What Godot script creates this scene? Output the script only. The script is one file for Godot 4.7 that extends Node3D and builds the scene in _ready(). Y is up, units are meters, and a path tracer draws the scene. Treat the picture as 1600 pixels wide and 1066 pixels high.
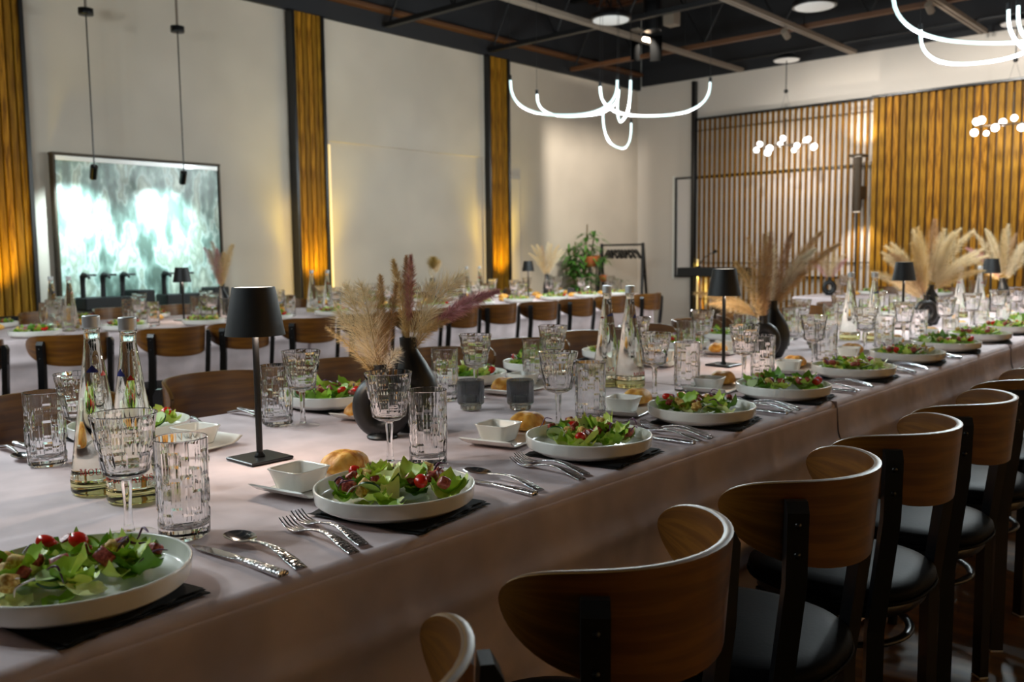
extends Node3D
# A restaurant hall laid for a banquet: long cloth-covered tables, place settings, bentwood chairs, slatted walls.

const TABLE_Y := 0.76
const RT := Vector3(0.747, 0.0, -0.665)      # roughly across the view, used to spread dried grasses
const FW := Vector3(-0.665, 0.0, -0.747)

var used := {}
var M := {}
var rng := RandomNumberGenerator.new()

const NEON_E := 0.62
const LAMP_E := 0.09
const STRIP_E := 0.24
const UP_E := 2.6
const SLAB_E := 2.8
const SCONCE_E := 0.8
const DISH_E := 1.0
const GLOBE_E := 0.35
const CORNER_E := 11.0
const WASH_E := 5.2
const SIDE_E := 2.8

func _ready() -> void:
	# camera: 31 mm-like view, turned towards the corner, with a shallow depth of field
	var cam := Camera3D.new()
	cam.name = "camera"
	add_child(cam)
	var ca := CameraAttributesPhysical.new()
	ca.frustum_focal_length = 31.42
	ca.frustum_focus_distance = 1.65
	ca.exposure_aperture = 5.6
	ca.frustum_near = 0.05
	ca.frustum_far = 100.0
	cam.attributes = ca
	cam.current = true
	cam.transform = Transform3D(Basis(Vector3(0.74708, -0.01091, -0.66465), Vector3(-0.05557, 0.99534, -0.07880), Vector3(0.66241, 0.09580, 0.74299)).orthonormalized(), Vector3(0, 1.19, 0))
	var we := WorldEnvironment.new()
	we.name = "environment"
	var e := Environment.new()
	e.background_mode = Environment.BG_COLOR
	e.background_color = Color(0.0, 0.0, 0.0)
	e.tonemap_mode = Environment.TONE_MAPPER_LINEAR
	e.tonemap_exposure = 0.9
	e.sdfgi_enabled = true
	e.ssao_enabled = true
	e.ssil_enabled = true
	we.environment = e
	add_child(we)
	rng.seed = 7
	materials()
	room()
	furnish()
	print("fov ", cam.fov)

# ---------------------------------------------------------------- mesh builder
class MB:
	var v := PackedVector3Array()
	var n := PackedVector3Array()
	var uv := PackedVector2Array()
	var c := PackedColorArray()
	var i := PackedInt32Array()
	var col := Color.WHITE

	func grid(nu: int, nv: int, f: Callable, flip := false, smooth := true, uvs := Vector2.ONE) -> void:
		# nu x nv quads; front face along du x dv unless flipped
		var p := []
		p.resize((nu + 1) * (nv + 1))
		for a in nu + 1:
			for b in nv + 1:
				p[a * (nv + 1) + b] = f.call(float(a) / nu, float(b) / nv)
		pts(nu, nv, p, flip, smooth, uvs)

	func pts(nu: int, nv: int, p: Array, flip := false, smooth := true, uvs := Vector2.ONE) -> void:
		var w := nv + 1
		if smooth:
			var base := v.size()
			var acc := PackedVector3Array()
			acc.resize(p.size())
			for a in nu:
				for b in nv:
					var q0: Vector3 = p[a * w + b]
					var q1: Vector3 = p[(a + 1) * w + b]
					var q2: Vector3 = p[(a + 1) * w + b + 1]
					var q3: Vector3 = p[a * w + b + 1]
					var fn := (q2 - q0).cross(q3 - q1)
					if flip: fn = -fn
					for k in [a * w + b, (a + 1) * w + b, (a + 1) * w + b + 1, a * w + b + 1]:
						acc[k] += fn
			# weld normals of coincident border columns
			for a in nu + 1:
				if (p[a * w] as Vector3).distance_squared_to(p[a * w + nv]) < 1e-12:
					var s := acc[a * w] + acc[a * w + nv]
					acc[a * w] = s
					acc[a * w + nv] = s
			for b in w:
				if nu > 1 and (p[b] as Vector3).distance_squared_to(p[nu * w + b]) < 1e-12:
					var s2 := acc[b] + acc[nu * w + b]
					acc[b] = s2
					acc[nu * w + b] = s2
			for k in p.size():
				v.append(p[k])
				var nn := acc[k]
				n.append(nn.normalized() if nn.length_squared() > 1e-24 else Vector3.UP)
				uv.append(Vector2(float(k / w) / nu, float(k % w) / nv) * uvs)
				c.append(col)
			for a in nu:
				for b in nv:
					var k0 := base + a * w + b
					var k1 := k0 + w
					if flip: i.append_array([k0, k1, k1 + 1, k0, k1 + 1, k0 + 1])
					else: i.append_array([k0, k1 + 1, k1, k0, k0 + 1, k1 + 1])
		else:
			for a in nu:
				for b in nv:
					if flip: quad(p[a * w + b], p[a * w + b + 1], p[(a + 1) * w + b + 1], p[(a + 1) * w + b])
					else: quad(p[a * w + b], p[(a + 1) * w + b], p[(a + 1) * w + b + 1], p[a * w + b + 1])

	func tri(a: Vector3, b: Vector3, d: Vector3) -> void:   # counter-clockwise seen from the front
		var fn := (b - a).cross(d - a)
		if fn.length_squared() < 1e-22: return
		fn = fn.normalized()
		var k := v.size()
		v.append_array([a, b, d])
		n.append_array([fn, fn, fn])
		uv.append_array([Vector2(a.x + a.z, a.y), Vector2(b.x + b.z, b.y), Vector2(d.x + d.z, d.y)])
		c.append_array([col, col, col])
		i.append_array([k, k + 2, k + 1])

	func quad(a: Vector3, b: Vector3, d: Vector3, e: Vector3) -> void:
		tri(a, b, d)
		tri(a, d, e)

	func out_tri(a: Vector3, b: Vector3, d: Vector3, o: Vector3) -> void:
		if (b - a).cross(d - a).dot((a + b + d) / 3.0 - o) < 0.0: tri(a, d, b)
		else: tri(a, b, d)

	func out_quad(a: Vector3, b: Vector3, d: Vector3, e: Vector3, o: Vector3) -> void:
		out_tri(a, b, d, o)
		out_tri(a, d, e, o)

	func box(s: Vector3, at := Vector3.ZERO, bev := 0.0, basis := Basis()) -> void:
		var h := s / 2.0
		var t := Transform3D(basis, at)
		var o := at
		bev = minf(bev, minf(h.x, minf(h.y, h.z)) * 0.9)
		if bev <= 0.0:
			for ax in 3:
				for sg in [-1.0, 1.0]:
					var q := []
					for k in [[-1, -1], [1, -1], [1, 1], [-1, 1]]:
						var p := Vector3.ZERO
						p[ax] = sg * h[ax]
						p[(ax + 1) % 3] = k[0] * h[(ax + 1) % 3]
						p[(ax + 2) % 3] = k[1] * h[(ax + 2) % 3]
						q.append(t * p)
					out_quad(q[0], q[1], q[2], q[3], o)
			return
		var cr := func(sx: float, sy: float, sz: float, ax: int) -> Vector3:
			var p := Vector3(sx * (h.x - bev), sy * (h.y - bev), sz * (h.z - bev))
			p[ax] += [sx, sy, sz][ax] * bev
			return t * p
		for ax in 3:
			for sg in [-1.0, 1.0]:
				var q := []
				for k in [[-1.0, -1.0], [1.0, -1.0], [1.0, 1.0], [-1.0, 1.0]]:
					var s3 := [0.0, 0.0, 0.0]
					s3[ax] = sg
					s3[(ax + 1) % 3] = k[0]
					s3[(ax + 2) % 3] = k[1]
					q.append(cr.call(s3[0], s3[1], s3[2], ax))
				out_quad(q[0], q[1], q[2], q[3], o)
		for ax in 3:   # edges along ax
			var b1 := (ax + 1) % 3
			var b2 := (ax + 2) % 3
			for s1 in [-1.0, 1.0]:
				for s2 in [-1.0, 1.0]:
					var lo := [0.0, 0.0, 0.0]
					lo[ax] = -1.0
					lo[b1] = s1
					lo[b2] = s2
					var hi := lo.duplicate()
					hi[ax] = 1.0
					out_quad(cr.call(lo[0], lo[1], lo[2], b1), cr.call(hi[0], hi[1], hi[2], b1), cr.call(hi[0], hi[1], hi[2], b2), cr.call(lo[0], lo[1], lo[2], b2), o)
		for sx in [-1.0, 1.0]:
			for sy in [-1.0, 1.0]:
				for sz in [-1.0, 1.0]:
					out_tri(cr.call(sx, sy, sz, 0), cr.call(sx, sy, sz, 1), cr.call(sx, sy, sz, 2), o)

	func lathe(prof: Array, seg := 32, at := Vector3.ZERO, smooth := true) -> void:
		# profile of Vector2(radius, y); its outside lies on the right when walking along it
		var p := []
		for q in prof:
			for k in seg + 1:
				var a := TAU * (k % seg) / seg
				p.append(at + Vector3(q.x * cos(a), q.y, q.x * sin(a)))
		pts(prof.size() - 1, seg, p, false, smooth)

	func tube(path: Array, rad, sides := 8, cap := true, flat := 1.0, up := Vector3.UP) -> void:
		# swept ellipse: rad is a number or a list; flat scales the second axis
		var p := []
		var m := path.size()
		var last := up
		var first := []
		var final := []
		for k in m:
			var d: Vector3 = (path[mini(k + 1, m - 1)] - path[maxi(k - 1, 0)]).normalized()
			var s := last.cross(d)
			if s.length() < 0.05: s = (Vector3.RIGHT if absf(d.x) < 0.8 else Vector3.BACK).cross(d)
			s = s.normalized()
			var u := d.cross(s).normalized()
			last = u
			var r: float = rad[k] if rad is Array else rad
			var ring := []
			for j in sides + 1:
				var a := TAU * (j % sides) / sides
				ring.append(path[k] + s * (cos(a) * r) + u * (sin(a) * r * flat))
			if k == 0: first = ring
			final = ring
			p.append_array(ring)
		pts(m - 1, sides, p, true)
		if cap:
			for j in sides:
				tri(path[0], first[j + 1], first[j])
				tri(path[m - 1], final[j], final[j + 1])

	func ribbon(path: Array, wid: Array, thick: Array, side: Vector3, bulge := 0.3) -> void:
		# flat bar with softly rounded edges along a path; side is its width direction
		var p := []
		var m := path.size()
		var e := []
		for k in m:
			var d: Vector3 = (path[mini(k + 1, m - 1)] - path[maxi(k - 1, 0)]).normalized()
			var nn := side.cross(d).normalized()
			var w: float = wid[k]
			var t: float = thick[k] / 2.0
			var ring := []
			for q in [[-1.0, 0.0], [-0.85, 0.8], [-0.4, 1.0 + bulge], [0.4, 1.0 + bulge], [0.85, 0.8], [1.0, 0.0], [0.85, -0.8], [-0.85, -0.8], [-1.0, 0.0]]:
				ring.append(path[k] + side * (q[0] * w) + nn * (q[1] * t))
			e.append(ring)
			p.append_array(ring)
		pts(m - 1, 8, p, true)
		for z in [0, m - 1]:
			var mid: Vector3 = path[z]
			var o: Vector3 = path[1] if z == 0 else path[m - 2]
			for j in 8: out_tri(mid, e[z][j], e[z][j + 1], o)

	func loft(loops: Array, smooth := true) -> void:
		# closed loops of equal length, each a list of points without a repeated end
		var p := []
		var w: int = loops[0].size()
		for l in loops:
			for k in w + 1: p.append(l[k % w])
		pts(loops.size() - 1, w, p, false, smooth)

	func add(o: MB, t: Transform3D) -> void:
		var k := v.size()
		for q in o.v: v.append(t * q)
		for q in o.n: n.append((t.basis * q).normalized())
		uv.append_array(o.uv)
		c.append_array(o.c)
		for q in o.i: i.append(k + q)

	func mesh() -> ArrayMesh:
		var a := []
		a.resize(Mesh.ARRAY_MAX)
		a[Mesh.ARRAY_VERTEX] = v
		a[Mesh.ARRAY_NORMAL] = n
		a[Mesh.ARRAY_TEX_UV] = uv
		a[Mesh.ARRAY_COLOR] = c
		a[Mesh.ARRAY_INDEX] = i
		var m := ArrayMesh.new()
		m.add_surface_from_arrays(Mesh.PRIMITIVE_TRIANGLES, a)
		return m

# ---------------------------------------------------------------- nodes
func numbered(called: String) -> String:
	var k: int = used.get(called, -1) + 1
	used[called] = k
	return called if k == 0 else "%s_%03d" % [called, k]

func tag(o: Node, label: String, category := "", group := "", kind := "") -> Node:
	if label: o.set_meta("label", label)
	if category: o.set_meta("category", category)
	if group: o.set_meta("group", group)
	if kind: o.set_meta("kind", kind)
	return o

func thing(called: String, label: String, category: String, at := Vector3.ZERO, turn := 0.0, group := "") -> Node3D:
	var o := Node3D.new()
	o.name = numbered(called)
	add_child(o)
	o.position = at
	o.rotation.y = turn
	tag(o, label, category, group)
	return o

func part(called: String, m, mat: Material, parent: Node, at := Vector3.ZERO, basis := Basis()) -> MeshInstance3D:
	var o := MeshInstance3D.new()
	o.name = called
	o.mesh = m.mesh() if m is MB else m
	o.material_override = mat
	o.transform = Transform3D(basis, at)
	o.cast_shadow = GeometryInstance3D.SHADOW_CASTING_SETTING_ON
	parent.add_child(o, true)
	return o

func solid(called: String, label: String, category: String, m, mat: Material, at := Vector3.ZERO, group := "", turn := 0.0) -> MeshInstance3D:
	var o := part(numbered(called), m, mat, self, at, Basis(Vector3.UP, turn))
	tag(o, label, category, group)
	return o

func struct(called: String, m, mat: Material, label := "", category := "", parent: Node = null) -> MeshInstance3D:
	var o := part(called if parent else numbered(called), m, mat, parent if parent else self)
	tag(o, label, category, "", "" if parent else "structure")
	return o

func copy(o: Node3D, label: String, at: Vector3, turn := 0.0, group := "") -> Node3D:
	# the first call uses the thing itself, later ones duplicates of it
	var r := o
	if o.has_meta("placed"):
		r = o.duplicate()
		r.name = numbered(o.get_meta("placed"))
		add_child(r)
	else:
		o.set_meta("placed", str(o.name).rstrip("0123456789_") if str(o.name).right(1).is_valid_int() else str(o.name))
	r.position = at
	r.rotation = Vector3(0, turn, 0)
	r.set_meta("label", label)
	if group: r.set_meta("group", group)
	return r

func bx(s: Vector3, at := Vector3.ZERO, bev := 0.0, basis := Basis()) -> MB:
	var m := MB.new()
	m.box(s, at, bev, basis)
	return m

func lathe(prof: Array, seg := 32, at := Vector3.ZERO) -> MB:
	var m := MB.new()
	m.lathe(prof, seg, at)
	return m

func tube(path: Array, rad, sides := 8, flat := 1.0) -> MB:
	var m := MB.new()
	m.tube(path, rad, sides, true, flat)
	return m

func V2(a: Array) -> Array:
	var r := []
	for k in a.size() / 2: r.append(Vector2(a[2 * k], a[2 * k + 1]))
	return r

func bez(a: Vector3, b: Vector3, c: Vector3, steps: int) -> Array:
	var r := []
	for k in steps + 1:
		var t := float(k) / steps
		r.append(a * (1 - t) * (1 - t) + b * 2 * t * (1 - t) + c * t * t)
	return r

# ---------------------------------------------------------------- materials
func mat(col: Color, rough := 0.6, metal := 0.0) -> StandardMaterial3D:
	var m := StandardMaterial3D.new()
	m.albedo_color = col
	m.roughness = rough
	m.metallic = metal
	return m

func noise(seed_: int, freq: float, oct := 4, type := FastNoiseLite.TYPE_SIMPLEX_SMOOTH, size := 256) -> NoiseTexture2D:
	var f := FastNoiseLite.new()
	f.seed = seed_
	f.frequency = freq
	f.fractal_octaves = oct
	f.noise_type = type
	var t := NoiseTexture2D.new()
	t.width = size
	t.height = size
	t.seamless = true
	t.noise = f
	return t

func ramped(t: NoiseTexture2D, cols: Array, offs: Array) -> NoiseTexture2D:
	var g := Gradient.new()
	g.offsets = PackedFloat32Array(offs)
	g.colors = PackedColorArray(cols)
	t.color_ramp = g
	return t

func tri_tex(m: StandardMaterial3D, t: Texture2D, scale: Vector3, height: Texture2D = null, hscale := 0.0) -> StandardMaterial3D:
	m.albedo_texture = t
	m.uv1_triplanar = true
	m.uv1_scale = scale
	if height:
		m.heightmap_enabled = true
		m.heightmap_texture = height
		m.heightmap_scale = hscale
	return m

func glass(col: Color, ior10: float) -> StandardMaterial3D:
	var m := mat(Color(col.r, col.g, col.b, 0.0), 0.0)
	m.transparency = BaseMaterial3D.TRANSPARENCY_ALPHA
	m.refraction_enabled = true
	m.refraction_scale = ior10
	return m

func glow(col: Color, power: float) -> StandardMaterial3D:
	var m := mat(Color(0.8, 0.8, 0.8), 0.5)
	m.emission_enabled = true
	m.emission = col
	m.emission_energy_multiplier = power
	return m

func materials() -> void:
	M.cloth = mat(Color(0.86, 0.79, 0.795), 0.85)
	M.cloth.rim_enabled = true
	M.cloth.rim = 0.2
	tri_tex(M.cloth, ramped(noise(3, 0.02, 4), [Color(0.93, 0.93, 0.93), Color(1, 1, 1)], [0.2, 0.8]), Vector3(1.3, 1.3, 1.3), noise(8, 0.012, 3), 0.5)
	var wood_noise := func(s: int, a: Color, b: Color, d: Color): return ramped(noise(s, 0.012, 5), [a, b, d, b], [0.15, 0.45, 0.6, 0.9])
	# bentwood backs: u runs along the bend, so the grain does too
	M.walnut = mat(Color(1, 1, 1), 0.34)
	M.walnut.albedo_texture = wood_noise.call(11, Color(0.33, 0.185, 0.03), Color(0.39, 0.23, 0.04), Color(0.45, 0.28, 0.06))
	M.walnut.uv1_scale = Vector3(0.5, 1.4, 1)
	M.walnut.clearcoat_enabled = true
	M.walnut.clearcoat = 0.5
	M.walnut.clearcoat_roughness = 0.25
	M.ply = mat(Color(1, 1, 1), 0.4)
	M.ply.albedo_texture = ramped(noise(12, 0.03, 2), [Color(0.28, 0.17, 0.05), Color(0.55, 0.40, 0.16)], [0.4, 0.6])
	M.ply.uv1_scale = Vector3(0.02, 1.6, 1)
	M.slat = tri_tex(mat(Color(1, 1, 1), 0.5), ramped(noise(13, 0.02, 5), [Color(0.38, 0.25, 0.06), Color(0.54, 0.38, 0.09), Color(0.62, 0.46, 0.13)], [0.2, 0.5, 0.8]), Vector3(14, 0.6, 14))
	M.slat2 = tri_tex(mat(Color(0.88, 0.86, 0.8), 0.5), ramped(noise(14, 0.02, 5), [Color(0.40, 0.26, 0.06), Color(0.56, 0.40, 0.10), Color(0.63, 0.46, 0.13)], [0.2, 0.5, 0.8]), Vector3(17, 0.5, 17))
	M.slat3 = tri_tex(mat(Color(1.0, 0.95, 0.9), 0.5), ramped(noise(15, 0.02, 5), [Color(0.38, 0.25, 0.05), Color(0.57, 0.41, 0.10), Color(0.66, 0.49, 0.15)], [0.2, 0.5, 0.8]), Vector3(12, 0.7, 12))
	for k in 2:
		M["screen_slat_%d" % k] = tri_tex(mat(Color(1, 1, 1), 0.5), ramped(noise(17 + k, 0.02, 5), [Color(0.34, 0.21, 0.015), Color(0.46, 0.30, 0.03), Color(0.53, 0.37, 0.055)], [0.2, 0.5, 0.8]), Vector3(14, 0.6, 14))
	for q in ["slat", "slat2", "slat3", "screen_slat_0", "screen_slat_1"]: M[q].metallic_specular = 0.25
	M.back_wood = tri_tex(mat(Color(0.75, 0.7, 0.65), 0.6), ramped(noise(16, 0.02, 5), [Color(0.32, 0.21, 0.05), Color(0.46, 0.33, 0.08)], [0.25, 0.75]), Vector3(6, 0.4, 6))
	M.wall = mat(Color(0.77, 0.725, 0.665), 0.9)
	tri_tex(M.wall, ramped(noise(21, 0.01, 3), [Color(0.95, 0.95, 0.95), Color(1, 1, 1)], [0.2, 0.8]), Vector3(0.35, 0.35, 0.35))
	M.wall_end = mat(Color(0.83, 0.79, 0.745), 0.9)
	M.wall_side = mat(Color(0.66, 0.60, 0.52), 0.9)
	M.wall_dark = mat(Color(0.25, 0.23, 0.21), 0.9)
	M.ceiling = mat(Color(0.13, 0.13, 0.14), 0.85)
	M.deck = tri_tex(mat(Color(1, 1, 1), 0.6), ramped(noise(22, 0.02, 4), [Color(0.20, 0.10, 0.04), Color(0.34, 0.18, 0.07)], [0.3, 0.7]), Vector3(4, 4, 4))
	M.black_steel = mat(Color(0.085, 0.085, 0.09), 0.5, 0.3)
	M.rust_steel = mat(Color(0.33, 0.20, 0.10), 0.6)
	M.rail = mat(Color(0.46, 0.41, 0.36), 0.5)
	M.floor = tri_tex(mat(Color(1, 1, 1), 0.4), ramped(noise(23, 0.015, 5), [Color(0.27, 0.18, 0.07), Color(0.42, 0.29, 0.13)], [0.25, 0.75]), Vector3(0.8, 0.8, 3.0))
	M.black_matte = mat(Color(0.045, 0.046, 0.05), 0.55)
	M.black_paint = mat(Color(0.05, 0.053, 0.06), 0.32)
	M.vinyl = mat(Color(0.04, 0.04, 0.044), 0.45)
	M.vinyl.metallic_specular = 0.15
	M.vinyl.heightmap_enabled = true
	M.vinyl.heightmap_texture = noise(31, 0.08, 2)
	M.vinyl.heightmap_scale = 0.012
	M.vinyl.uv1_triplanar = true
	M.vinyl.uv1_scale = Vector3(4, 4, 4)
	M.ceramic = mat(Color(0.92, 0.91, 0.88), 0.22)
	M.ceramic.clearcoat_enabled = true
	M.ceramic.clearcoat = 0.6
	M.ceramic.clearcoat_roughness = 0.08
	M.velvet = mat(Color(0.012, 0.012, 0.012), 1.0)
	M.velvet.metallic_specular = 0.0
	M.vase = mat(Color(0.04, 0.042, 0.046), 0.42)
	M.napkin = mat(Color(0.022, 0.022, 0.027), 0.9)
	M.metal = mat(Color(0.80, 0.80, 0.81), 0.13, 1.0)
	M.hammered = mat(Color(0.80, 0.80, 0.81), 0.16, 1.0)
	M.hammered.heightmap_enabled = true
	M.hammered.heightmap_texture = noise(32, 0.06, 1, FastNoiseLite.TYPE_CELLULAR)
	M.hammered.heightmap_scale = 0.16
	M.hammered.uv1_triplanar = true
	M.hammered.uv1_scale = Vector3(14, 14, 14)
	M.alu = mat(Color(0.80, 0.80, 0.80), 0.4, 0.55)
	M.crystal = glass(Color(1, 1, 1), 0.045)
	M.pane = mat(Color(1, 1, 1, 0.06), 0.02)
	M.pane.transparency = BaseMaterial3D.TRANSPARENCY_ALPHA
	M.water = glass(Color(0.985, 1.0, 0.955), 0.036)
	M.green_glass = glass(Color(0.85, 0.87, 0.62), 0.036)
	M.smoke = glass(Color(0.60, 0.62, 0.63), 0.045)
	M.bread = mat(Color(1, 1, 1), 0.55)
	tri_tex(M.bread, ramped(noise(41, 0.02, 5), [Color(0.93, 0.75, 0.40), Color(0.88, 0.63, 0.22), Color(0.75, 0.46, 0.11)], [0.25, 0.5, 0.75]), Vector3(7, 7, 7), noise(42, 0.03, 3), 0.15)
	for k in [["leaf_dark", Color(0.38, 0.57, 0.16)], ["leaf_mid", Color(0.58, 0.73, 0.23)], ["leaf_light", Color(0.79, 0.86, 0.40)], ["leaf_pale", Color(0.92, 0.93, 0.68)]]:
		var m := mat(k[1], 0.4)
		m.vertex_color_use_as_albedo = true
		m.backlight_enabled = true
		m.backlight = Color(0.3, 0.35, 0.15)
		m.cull_mode = BaseMaterial3D.CULL_DISABLED
		M[k[0]] = m
	M.tomato = mat(Color(0.80, 0.13, 0.07), 0.2)
	M.tomato_flesh = mat(Color(0.86, 0.32, 0.18), 0.3)
	M.ham = tri_tex(mat(Color(1, 1, 1), 0.4), ramped(noise(43, 0.03, 3), [Color(0.50, 0.17, 0.13), Color(0.72, 0.36, 0.30)], [0.35, 0.7]), Vector3(20, 20, 20))
	M.cabbage = mat(Color(0.33, 0.10, 0.30), 0.4)
	M.onion = mat(Color(0.88, 0.83, 0.84), 0.35)
	M.crouton = tri_tex(mat(Color(1, 1, 1), 0.7), ramped(noise(44, 0.03, 3), [Color(0.70, 0.52, 0.20), Color(0.90, 0.80, 0.50)], [0.35, 0.7]), Vector3(20, 20, 20))
	M.cucumber_skin = mat(Color(0.12, 0.30, 0.08), 0.35)
	M.cucumber = mat(Color(0.80, 0.88, 0.62), 0.35)
	M.grass = mat(Color(1, 1, 1), 0.85)
	M.grass.vertex_color_use_as_albedo = true
	M.grass.cull_mode = BaseMaterial3D.CULL_DISABLED
	M.grass.backlight_enabled = true
	M.grass.backlight = Color(0.5, 0.45, 0.35)
	M.plant = mat(Color(0.27, 0.47, 0.17), 0.5)
	M.plant.backlight_enabled = true
	M.plant.backlight = Color(0.2, 0.3, 0.1)
	M.plant.cull_mode = BaseMaterial3D.CULL_DISABLED
	M.terracotta = mat(Color(0.68, 0.36, 0.18), 0.7)
	M.stem = mat(Color(0.36, 0.30, 0.16), 0.7)
	M.stone = tri_tex(mat(Color(1, 1, 1), 0.3), ramped(noise(51, 0.010, 6, FastNoiseLite.TYPE_SIMPLEX_SMOOTH, 512), [Color(0.34, 0.42, 0.38), Color(0.52, 0.63, 0.58), Color(0.78, 0.86, 0.82), Color(0.58, 0.64, 0.57), Color(0.82, 0.87, 0.80)], [0.2, 0.42, 0.52, 0.62, 0.8]), Vector3(0.9, 0.4, 0.9))
	M.bronze = mat(Color(0.22, 0.17, 0.11), 0.5, 0.4)
	M.tube_glow = glow(Color(0.84, 1.0, 1.0), 1.25)
	M.lamp_glow = glow(Color(1.0, 0.94, 0.86), 2.2)
	M.warm_glow = glow(Color(1.0, 0.84, 0.40), 0.9)
	M.bulb_glow = glow(Color(0.95, 0.98, 1.0), 5.0)
	M.dish_glow = glow(Color(1.0, 0.95, 0.88), 0.12)
	M.blind = mat(Color(0.87, 0.83, 0.80), 0.8)
	M.ink_red = mat(Color(0.72, 0.12, 0.08), 0.5)
	M.ink_blue = mat(Color(0.12, 0.14, 0.42), 0.5)
	M.ink_white = mat(Color(0.92, 0.92, 0.9), 0.5)
	M.ink_black = mat(Color(0.08, 0.07, 0.08), 0.5)

# ---------------------------------------------------------------- tableware
func cut_rings(cols: int, rows: int, y0: float, y1: float, r0: float, r1: float, plain: float, depth: float, seed_: int) -> Array:
	# rings of a cut-glass wall: columns of raised blocks that break at uneven heights
	var g := RandomNumberGenerator.new()
	g.seed = seed_
	var off := []
	for cidx in cols:
		var o := []
		var left := 0
		var lv := 0.0
		for k in rows + 1:
			if left <= 0:
				left = g.randi_range(3, 9) if rows > 20 else g.randi_range(2, 5)
				var nl := lv
				while absf(nl - lv) < 0.3: nl = g.randf()
				lv = nl
			left -= 1
			var t := float(k) / rows
			var topfade := clampf((plain + 0.22 * sin(cidx * 2.4) * plain - t) * 12.0, 0.0, 1.0)
			o.append(lv * topfade)
		off.append(o)
	var rings := []
	for k in rows + 1:
		var t := float(k) / rows
		var r := lerpf(r0, r1, t)
		var ring := []
		for cidx in cols:
			for e in [0.06, 0.5, 0.94]:
				var a: float = TAU * (cidx + e) / cols
				var rr: float = r + depth * (off[cidx][k] - 0.5) * (1.0 if off[cidx][k] > 0.0 else 0.0) + (depth * 0.12 if e == 0.5 and off[cidx][k] > 0.0 else 0.0)
				ring.append(Vector3(rr * cos(a), lerpf(y0, y1, t), rr * sin(a)))
		rings.append(ring)
	return rings

func round_ring(count: int, cols: int, r: float, y: float) -> Array:
	var ring := []
	for cidx in cols:
		for e in [0.06, 0.5, 0.94]:
			var a: float = TAU * (cidx + e) / cols
			ring.append(Vector3(r * cos(a), y, r * sin(a)))
	return ring

func tumbler_mesh(cols: int, rows: int) -> MB:
	var m := MB.new()
	var wall := cut_rings(cols, rows, 0.005, 0.155, 0.0375, 0.0405, 0.74, 0.0036, 77)
	var bottom := [round_ring(0, cols, 0.0005, 0.001), round_ring(0, cols, 0.033, 0.0), wall[0]]
	m.loft(bottom, false)
	m.loft(wall, false)
	var inner := [wall[-1], round_ring(0, cols, 0.0395, 0.1562), round_ring(0, cols, 0.0386, 0.155), round_ring(0, cols, 0.0345, 0.10), round_ring(0, cols, 0.033, 0.03), round_ring(0, cols, 0.031, 0.018), round_ring(0, cols, 0.0005, 0.0155)]
	m.loft(inner, true)
	return m

func make_goblet(cols: int, rows: int) -> Node3D:
	var t := thing("stem_goblet", "x", "glass")
	var wall := cut_rings(cols, rows, 0.102, 0.193, 0.0325, 0.0495, 0.80, 0.0042, 93)
	var rg := func(r: float, y: float): return round_ring(0, cols, r, y)
	var m := MB.new()
	m.loft([rg.call(0.0005, 0.0905), rg.call(0.0092, 0.0905), rg.call(0.0105, 0.092), rg.call(0.024, 0.0955), wall[0]], true)
	m.loft(wall, false)
	m.loft([wall[-1], rg.call(0.0488, 0.1945), rg.call(0.0478, 0.193), rg.call(0.0385, 0.14), rg.call(0.030, 0.110), rg.call(0.024, 0.104), rg.call(0.0005, 0.102)], true)
	part("bowl", m, M.crystal, t)
	part("stem", lathe(V2([0, 0.0085, 0.0092, 0.0085, 0.0075, 0.016, 0.0066, 0.024, 0.0058, 0.05, 0.0082, 0.082, 0.0075, 0.088, 0.0085, 0.0902, 0, 0.0902]), 12), M.crystal, t)
	part("foot", lathe(V2([0.043, 0.0004, 0.0433, 0.0014, 0.040, 0.003, 0.018, 0.0062, 0.0092, 0.0084]), 48), M.pane, t)
	return t

func letters(txt: String, y: float, r: float, centre: float, size: float, font: Font, out: MB) -> void:
	var widths := []
	var total := 0.0
	for ch in txt:
		var w := font.get_string_size(ch, HORIZONTAL_ALIGNMENT_LEFT, -1, 64).x / 64.0 * size
		widths.append(w)
		total += w
	var at := -total / 2.0
	for k in txt.length():
		var t := TextMesh.new()
		t.text = txt[k]
		t.font = font
		t.font_size = 64
		t.pixel_size = size / 64.0
		t.depth = 0.0004
		var a: float = centre - (at + widths[k] / 2.0) / r
		at += widths[k]
		var nn := Vector3(cos(a), 0, sin(a))
		var b := Basis(Vector3(sin(a), 0, -cos(a)), Vector3.UP, nn)
		var s := t.get_mesh_arrays()
		if s.is_empty() or s[Mesh.ARRAY_VERTEX] == null: continue
		var o := MB.new()
		o.v = s[Mesh.ARRAY_VERTEX]
		o.n = s[Mesh.ARRAY_NORMAL]
		o.uv = s[Mesh.ARRAY_TEX_UV]
		o.c.resize(o.v.size())
		o.c.fill(Color.WHITE)
		o.i = s[Mesh.ARRAY_INDEX] if s[Mesh.ARRAY_INDEX] != null else PackedInt32Array(range(o.v.size()))
		out.add(o, Transform3D(b, nn * (r + 0.0003) + Vector3(0, y, 0)))

func bottle_radius(y: float) -> float:
	return lerpf(0.0492, 0.0148, clampf((y - 0.03) / 0.24, 0.0, 1.0))

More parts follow.
